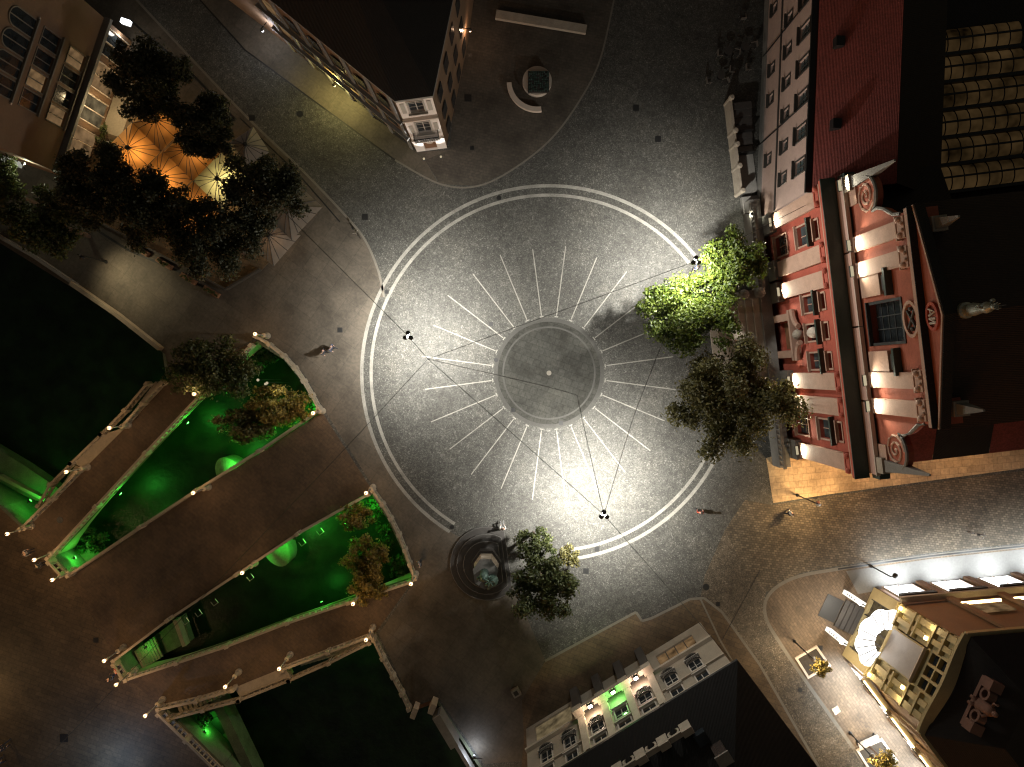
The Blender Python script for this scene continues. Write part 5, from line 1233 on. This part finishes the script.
cable('thin black cable from the junction across the radial lines to the lamp among the trees', [(428,359,hz),(497,334,hz),(696,261,hz)])
cable('thin black cable between the lower right lamp and the lamp among the trees', [(604,515,hz),(634,415,hz),(696,261,hz)])
cable('thin black cable from the lower right lamp to the bottom house', [(604,515,hz),(735,664,hz-.2)])
cable('short black cable from the lamp among the trees to the church', [(696,261,hz),(806,205,hz)])
# ------------------------------------------------------------------ street lamps, wall lamps
def street_lamp(label, bx, by, h, power, col=(1,.72,.4), arm=.5, rot=0, glow=True):
    p = W(bx, by); t = thing('street_lamp', label, 'street lamp', p, rot)
    MB().lathe([(.16,0),(.16,.12),(.08,.2),(.06,.9),(.05,h)],0,0,0,10).build('pole', 'black', t); MB().tube([(0,0,h-.1),(arm*.5,0,h+.08),(arm,0,h)], .035, 6).build('arm', 'black', t)
    hd = MB().lathe([(.05,h+.12),(.22,h-.02),(.24,h-.08)], arm, 0, 0, 12).build('lamp_head', 'black' if not glow else 'steel', t)
    MB().lathe([(.2,h-.081),(.1,h-.16)], arm, 0, 0, 12).build('lens', 'globe_white', hd)
    q = t.matrix_basis @ Vector((arm, 0, h-.35)); light('POINT', q, power, col, .15)
street_lamp('street lamp with pale head at the corner of the tan church paving', 797, 495, 3.7, 1200, (1,.66,.3), .4, R(-20))
street_lamp('thin dark street lamp on the grey strip before the store windows', 871, 566, 3.4, 60, (.9,.95,1), .4, R(10), False)
street_lamp('street lamp beside the upper tree pit at the corner store', 794, 641, 3.6, 1000, (1,.78,.5), .3, R(-40))
street_lamp('street lamp beside the lower tree pit and white bench', 850, 733, 3.6, 900, (1,.78,.5), .3, R(-40))
street_lamp('street lamp under the riverside trees lighting the promenade', 106, 262, 4.2, 0, (1,.85,.5), .4, R(-40), False)
p = W(112,268); light('SPOT', (p.x+.4,p.y-.2,4.0), 1000, (1,.84,.5), .3, target=W(133,283), angle=110, blend=1)
def wall_lamp(label, px, py, z, power, col, rot=0):
    t = thing('wall_lamp', label, 'wall lamp', W(px,py,z), rot); MB().box(-.05,.75,-.03,.03,.2,.25).build('bracket', 'black', t); MB().lathe([(.09,-.2),(.12,.05)],0,0,0,8).build('lantern', emit('lantern_glow', col, 6), t); MB().lathe([(.15,.051),(.04,.2)],0,0,0,8).build('cap', 'black', t); p = W(px,py,z); light('POINT', (p.x,p.y,p.z-.35), power, col, .12)
wall_lamp('yellow wall lantern low on the long side of the dark roofed house', 334, 85, 3.0, 700, (1,.86,.3), R(50))
for x, y, lb in ((424,159,'small floodlight set in the pavement below the left half of the white end wall'),(441,157,'small floodlight set in the pavement below the right half of the white end wall')):
    q = W(x, y); t = thing('floodlight', lb, 'floodlight', q, R(10)); MB().lathe([(.16,.006),(.16,.06),(.12,.08)],0,0,0,12).build('housing', 'black', t); MB().lathe([(.11,.081),(.09,.1)],0,0,0,12).build('lens', 'flood', t)
    light('SPOT', (q.x, q.y, .2), 1500, (1,.93,.86), .1, target=W(x-4, y-24, 9), angle=75, blend=.8)
wall_lamp('warm wall lantern on the right side of the dark roofed house at the top', 470, 30, 3.2, 70, (1,.6,.35), R(180))
wall_lamp('cool wall lantern on the long side of the dark roofed house near the top left', 262, 30, 3.4, 200, (.9,.92,1), R(50))
wall_lamp('pale wall lantern at the lower end of the stair court parapet', 752, 214, 2.2, 260, (1,.95,.75), R(180))
wall_lamp('pale greenish wall lantern high on the lower corner of the tan building', 23, 163, 6.0, 150, (.95,1,.7), R(-60))
wall_lamp('cool white lamp on the rail wall below the stairwell', 474, 757, 1.4, 150, (.75,.85,1))
wall_lamp('wall lantern at the lower corner of the church front with a lit tip', 872, 463, 4.0, 420, (1,.66,.3), R(97))
wall_lamp('wall lantern on the church side wall at the right edge', 985, 452, 4.0, 260, (1,.66,.3), R(97))
street_lamp('bluish street lamp at the bottom edge near the far bank', 114, 770, 4.0, 600, (.35,.6,1), .4, R(90))
street_lamp('warm street lamp beyond the left picture edge', -30, 690, 4.0, 300, (1,.68,.32), .5, 0)
street_lamp('warm street lamp beyond the bottom edge on the river promenade', 500, 800, 4.0, 300, (1,.66,.35), .5, R(90))
# church floodlights
def church_flood(label, x, y, z, pw, zt, col=(1,.9,.68)):
    p = church.matrix_basis @ Vector((x, y, z)); t = thing('floodlight', label, 'floodlight', p, ang, 'floodlights on the church front')
    MB().box(-.4,.4,-.13,.13,-.14,-.02).build('housing', 'black', t); MB().box(-.36,.36,-.1,.1,-.018,.02).build('lens', 'flood', t); MB().box(-.04,.04,-.2,-.13,-.1,.0).build('bracket', 'black', t)
    light('SPOT', (p.x, p.y, p.z+.12), pw, col, .1, target=church.matrix_basis @ Vector((x, y-.35, zt)), angle=150, blend=.6)
for dx, lb in ((9.75,'floodlight at the foot of the uppermost pilaster of the lower church storey'),(3.8,'floodlight at the foot of the pilaster just above the church door'),(-3.8,'floodlight at the foot of the pilaster just below the church door'),(-5.7,'floodlight at the foot of the second pilaster below the church door'),(-9.75,'floodlight at the foot of the lowest pilaster of the lower church storey')):
    church_flood(lb, xc+dx, .56, 3.72, CHF, 12)
for dx, lb in ((5.6,'floodlight at the foot of the uppermost pilaster of the upper church storey'),(3.8,'floodlight at the foot of the pilaster above the large church window'),(-3.8,'floodlight at the foot of the pilaster below the large church window'),(-5.6,'floodlight at the foot of the lowest pilaster of the upper church storey')):
    church_flood(lb, xu+dx, YU+.62, 15.0, CHF*.8, 21)
church_flood('floodlight before the stone obelisk at the upper end of the church cornice', xc+9.9, -.35, 14.75, CHF*.4, 19)
# ------------------------------------------------------------------ tree pits, bench, ground light
def tree_pit(label, poly, px, py, r, seed):
    P = pxs(poly); c = centre(P); t = thing('tree_pit', label, 'tree pit', c); m_ = MB(); q = [(p[0]-c.x,p[1]-c.y) for p in P]
    for i in range(4): m_.seg(q[i], q[(i+1)%4], .2, 0, .12, .1 if i % 2 else -.101)
    m_.build('kerb_frame', 'trim', t); MB().sheet(q, .03).build('soil', 'soil', t)
tree_pit('square tree pit with pale kerb nearest the store entrance', [(796,658),(816,646.5),(829,665),(808,677)], 0, 0, 0, 0)
tree_pit('square tree pit with pale kerb at the bottom edge by the white bench', [(857,750),(881,739),(896,760),(871,772)], 0, 0, 0, 0)
tree('small round street tree in the upper tree pit', 821, 668, 2.4, .95, .9, .8, 'leaf_willow', n=420, leaf=.17, seed=81)
tree('small round street tree in the lower tree pit at the bottom edge', 884, 762, 2.6, 1.3, 1.2, 1.0, 'leaf_willow', n=600, leaf=.17, seed=82)
o = thing('park_bench', 'white bench at the kerb of the lower tree pit', 'bench', W(866,739), R(25)); MB().box(-.95,.95,-.25,.25,.4,.46).build('seat', 'trim', o); MB().box(-.95,.95,.26,.31,.5,.85).build('backrest', 'trim', o)
for x in (-.8,.8): MB().box(x-.05,x+.05,-.22,.22,0,.399).build('leg', 'black', o)
o = thing('ground_light', 'lit square light panel set in the pavement between the tree pits', 'ground light', W(836,710), R(30)); MB().box(-.32,.32,-.32,.32,.006,.05).build('frame', 'steel', o); MB().box(-.26,.26,-.26,.26,.051,.06).build('panel', emit('ground_panel', (1,.8,.5), 3), o)
o = thing('well_post', 'small square stone post on the brown pavement left of the bottom house', 'bollard', W(516,691), R(30)); MB().box(-.35,.35,-.35,.35,0,.5).build('shaft', 'stone_grey', o); MB().box(-.2,.2,-.2,.2,.501,.52).build('lid', 'black', o)
# ------------------------------------------------------------------ bicycle
def bicycle(label, px, py, rot):
    t = thing('bicycle', label, 'bicycle', W(px,py), rot)
    for x in (-.52,.52):
        m_ = MB(); m_.tube([(x+.33*math.cos(2*math.pi*i/18),0,.34+.33*math.sin(2*math.pi*i/18)) for i in range(19)], .022, 5); wh = m_.build('wheel', 'black', t); s_ = MB()
        for i in range(8): s_.tube([(x,0,.34),(x+.31*math.cos(i*math.pi/4),0,.34+.31*math.sin(i*math.pi/4))], .006, 3)
        s_.build('spokes', 'steel', wh)
    m_ = MB(); 
    for a, b in (((-.52,0,.34),(-.05,0,.3)),((-.52,0,.34),(-.15,0,.75)),((-.05,0,.3),(-.18,0,.88)),((-.15,0,.75),(.38,0,.8)),((-.05,0,.3),(.36,0,.72)),((.52,0,.34),(.34,0,.95))): m_.tube([a,b], .02, 5)
    m_.build('frame', 'steel', t); MB().box(-.3,-.04,-.07,.07,.88,.94).build('saddle', 'black', t); MB().tube([(.22,-.28,.98),(.34,0,.97),(.22,.28,.98)], .018, 5).build('handlebar', 'steel', t); return t
bicycle('bicycle parked on the pavement edge right of the grey parasols', 356, 232, R(-55))
bicycle('dim bicycle standing alone on the church road setts', 974, 533, R(-12))
# ------------------------------------------------------------------ people
def skin_mesh(verts, edges, radii, levels=1):
    me = bpy.data.meshes.new('tmp'); me.from_pydata(verts, edges, []); o = bpy.data.objects.new('tmp', me); C.objects.link(o)
    sk = o.modifiers.new('s', 'SKIN'); sb = o.modifiers.new('b', 'SUBSURF'); sb.levels = levels; sb.render_levels = levels
    for i, r_ in enumerate(radii): me.skin_vertices[0].data[i].radius = r_ if isinstance(r_, tuple) else (r_, r_)
    me.skin_vertices[0].data[0].use_root = True
    dg = bpy.context.evaluated_depsgraph_get(); dg.update(); r_ = bpy.data.meshes.new_from_object(o.evaluated_get(dg)); bpy.data.objects.remove(o); return r_
def pose(kind):
    if kind == 'sit': hip, kz, hipz = .0, .48, .5
    z0 = .93 if kind != 'sit' else .5
    V = {'pelvis':(0,0,z0),'waist':(0,0,z0+.18),'chest':(0.02,0,z0+.42),'neck':(0.03,0,z0+.58),'head':(.06,0,z0+.68),'crown':(.06,0,z0+.79)}
    for s_, n_ in ((1,'l'),(-1,'r')):
        st_ = .16*s_ if kind == 'walk' else 0.03*s_
        V['hip'+n_] = (0,.1*s_,z0-.04)
        if kind == 'sit': V['knee'+n_] = (.44,.13*s_,.5); V['ankle'+n_] = (.42,.13*s_,.09); V['toe'+n_] = (.6,.14*s_,.05)
        else: V['knee'+n_] = (st_*.9+.04,.11*s_,.5); V['ankle'+n_] = (st_*1.4-.04,.11*s_,.09); V['toe'+n_] = (st_*1.4+.14,.13*s_,.04)
        V['sh'+n_] = (.02,.19*s_,z0+.5); V['el'+n_] = (-.02-st_*.5,.27*s_,z0+.22)
        V['wr'+n_] = (.14-st_*.6,.26*s_,z0+.03) if kind != 'sit' else (.26,.18*s_,z0+.1)
        w_ = Vector(V['wr'+n_]); V['palm'+n_] = tuple(w_+Vector((.05,-.01*s_,-.06)))
    return V
RAD = {'pelvis':.14,'waist':.125,'chest':.15,'neck':.055,'head':.095,'crown':.07,'hip':.085,'knee':.058,'ankle':.042,'toe':.035,'sh':.06,'el':.043,'wr':.03,'palm':.034}
def rad(k_): return RAD.get(k_, RAD.get(k_[:-1], .05))
BODY_E = [('pelvis','waist'),('waist','chest'),('chest','neck'),('neck','head'),('head','crown')]+[e_ for n_ in 'lr' for e_ in (('pelvis','hip'+n_),('hip'+n_,'knee'+n_),('knee'+n_,'ankle'+n_),('ankle'+n_,'toe'+n_),('chest','sh'+n_),('sh'+n_,'el'+n_),('el'+n_,'wr'+n_),('wr'+n_,'palm'+n_))]
PM = {}
def person_meshes(kind):
    if kind in PM: return PM[kind]
    V = pose(kind)
    def sub(E, k_, drop=()):
        names = []
        for a, b in E:
            for x in (a, b):
                if x not in names: names.append(x)
        return skin_mesh([V[x] for x in names], [(names.index(a), names.index(b)) for a, b in E], [rad(x)*k_ for x in names])
    body = sub(BODY_E, 1.0)
    bm = bmesh.new(); bm.from_mesh(body); hd = MB()
    for n_, s_ in (('l',1),('r',-1)):
        p = Vector(V['palm'+n_])
        for i, L_ in enumerate((.075,.085,.08,.062)):
            q = p+Vector((.028-.019*i+.0, 0, -.03)); hd.tube([q, q+Vector((.012,-.006*s_,-L_*.55)), q+Vector((.004,-.022*s_,-L_))], .0085, 5, .006)
        q = p+Vector((.03,-.006*s_,.0)); hd.tube([q, q+Vector((.03,-.012*s_,-.03)), q+Vector((.034,-.016*s_,-.055))], .0095, 5, .007)
    h_ = Vector(V['head']); hd.ball(h_.x+.095, 0, h_.z+.02, .017, 6, 4, 1.5)
    for s_ in (-1,1): hd.ball(h_.x+.01, .092*s_, h_.z+.02, .02, 6, 4, 1.5); hd.ball(h_.x+.083, .034*s_, h_.z+.05, .011, 6, 4)
    hd.ball(h_.x+.088, 0, h_.z-.035, .016, 6, 4, .5)
    hm = hd.mesh('hands', 'skin'); bm.from_mesh(hm); bm.to_mesh(body); bm.free(); body.name = 'person'; body.materials.clear(); body.materials.append(M['skin'])
    top = sub([('pelvis','waist'),('waist','chest')]+[e_ for n_ in 'lr' for e_ in (('chest','sh'+n_),('sh'+n_,'el'+n_),('el'+n_,'wr'+n_))], 1.14)
    leg = sub([e_ for n_ in 'lr' for e_ in (('pelvis','hip'+n_),('hip'+n_,'knee'+n_),('knee'+n_,'ankle'+n_),('ankle'+n_,'toe'+n_))], 1.18)
    hair = MB().ball(h_.x-.018, 0, h_.z+.075, .108, 12, 8, .95).mesh('hair', 'hair')
    for m_, n_ in ((top,'jacket'),(leg,'trousers')): m_.name = n_; m_.materials.clear(); m_.materials.append(M['cl_grey'])
    for m_ in (body, top, leg): m_.polygons.foreach_set('use_smooth', [True]*len(m_.polygons))
    PM[kind] = (body, top, leg, hair); return PM[kind]
def person(label, px, py, rot, kind, top, leg, z=0.0, hair='hair'):
    b, t_, l_, h_ = person_meshes(kind); o = link('person', b); o.location = W(px, py, z); o.rotation_euler.z = rot; tag(o, label, 'person')
    for me, n_, mt in ((t_,'jacket',top),(l_,'trousers',leg),(h_,'hair',hair)):
        c_ = link(n_, me, o); c_.material_slots[0].link = 'OBJECT'; c_.material_slots[0].material = M[mt]
    return o
person('person in white seated on the top edge of the monument steps', 503, 527, R(100), 'sit', 'cl_white', 'cl_grey', .28)
person('person in pale jacket walking by the lamp on the church road', 786, 511, R(20), 'walk', 'cl_white', 'cl_dark')
person('person in red sitting at the end wall between central and right bridges', 121, 667, R(200), 'sit', 'cl_red', 'cl_dark', .0)
person('person in dark clothes standing by the end wall between central and right bridges', 117, 673, R(170), 'stand', 'cl_dark', 'cl_blue')
person('person in grey standing by the corner of the right bridge balustrade', 421, 561, R(190), 'stand', 'cl_grey', 'cl_dark')
person('person in dark clothes walking on the promenade left of the circle', 326, 352, R(-30), 'walk', 'cl_dark', 'cl_dark')
person('person in dark blue walking on the promenade behind another walker', 334, 348, R(-30), 'walk', 'cl_blue', 'cl_dark')
person('person in white standing below the lamp between the bright green trees', 694, 269, R(150), 'stand', 'cl_white', 'cl_blue')
person('person in dark clothes beside the white clad one under the green trees', 698, 264, R(250), 'stand', 'cl_blue', 'cl_dark')
person('person in grey at the far end of the left bridge near the corner lamp', 34, 550, R(20), 'stand', 'cl_grey', 'cl_dark')
person('person in dark clothes at the far end of the left bridge near the balustrade', 47, 562, R(220), 'stand', 'cl_dark', 'cl_dark')
person('person in dark coat at the bottom left corner', 10, 742, R(60), 'walk', 'cl_dark', 'cl_dark')
person('person in pale coat at the bottom left corner', 5, 758, R(80), 'walk', 'cl_grey', 'cl_dark')
person('person standing on the cobbles right of the circle near its lower arc', 697, 510, R(80), 'stand', 'cl_red', 'cl_dark')
SKY, EXPOSURE = .06, 0
# ------------------------------------------------------------------ camera, sky, view
sc = bpy.context.scene
cam_d = bpy.data.cameras.new('camera'); cam = bpy.data.objects.new('camera', cam_d); C.objects.link(cam)
cam.location = (0, 0, H); cam.rotation_euler = (0, 0, 0)
cam_d.sensor_fit = 'HORIZONTAL'; cam_d.sensor_width = 36; cam_d.lens = 36*(H/S)/1024
cam_d.shift_x = 0; cam_d.shift_y = -(383.5-NY)/1024
cam_d.clip_start = .5; cam_d.clip_end = 1000; sc.camera = cam
w = bpy.data.worlds.new('World'); sc.world = w; w.use_nodes = True; nt = w.node_tree; nt.nodes.clear()
sky = nt.nodes.new('ShaderNodeTexSky'); sky.sky_type = 'NISHITA'; sky.sun_disc = False
sky.sun_elevation = R(4); sky.sun_rotation = R(200)
bg = nt.nodes.new('ShaderNodeBackground'); bg.inputs[1].default_value = SKY
out = nt.nodes.new('ShaderNodeOutputWorld')
mx = nt.nodes.new('ShaderNodeMix'); mx.data_type = 'RGBA'; mx.blend_type = 'MULTIPLY'; mx.inputs[0].default_value = 1
mx.inputs[7].default_value = (1.0, .66, .43, 1)
nt.links.new(sky.outputs[0], mx.inputs[6]); nt.links.new(mx.outputs[2], bg.inputs[0]); nt.links.new(bg.outputs[0], out.inputs[0])
sd = bpy.data.lights.new('moon', 'SUN'); sd.energy = .02; sd.angle = R(.5); sd.color = (1, .93, .85)
so = bpy.data.objects.new('moon', sd); C.objects.link(so); so.rotation_euler = (R(50), 0, R(-20))
sc.view_settings.view_transform = 'Standard'; sc.view_settings.look = 'None'; sc.view_settings.gamma = 1; sc.view_settings.exposure = EXPOSURE
sc.view_settings.use_curve_mapping = False
sc.render.engine = 'CYCLES'; cy = sc.cycles
cy.use_denoising = True
try: cy.denoiser = 'OPENIMAGEDENOISE'
except Exception: pass
cy.max_bounces = 5; cy.diffuse_bounces = 2; cy.glossy_bounces = 3; cy.transmission_bounces = 3
cy.sample_clamp_indirect = 4; cy.sample_clamp_direct = 0; cy.caustics_reflective = False; cy.caustics_refractive = False
cy.use_light_tree = True; cy.filter_width = 1.2
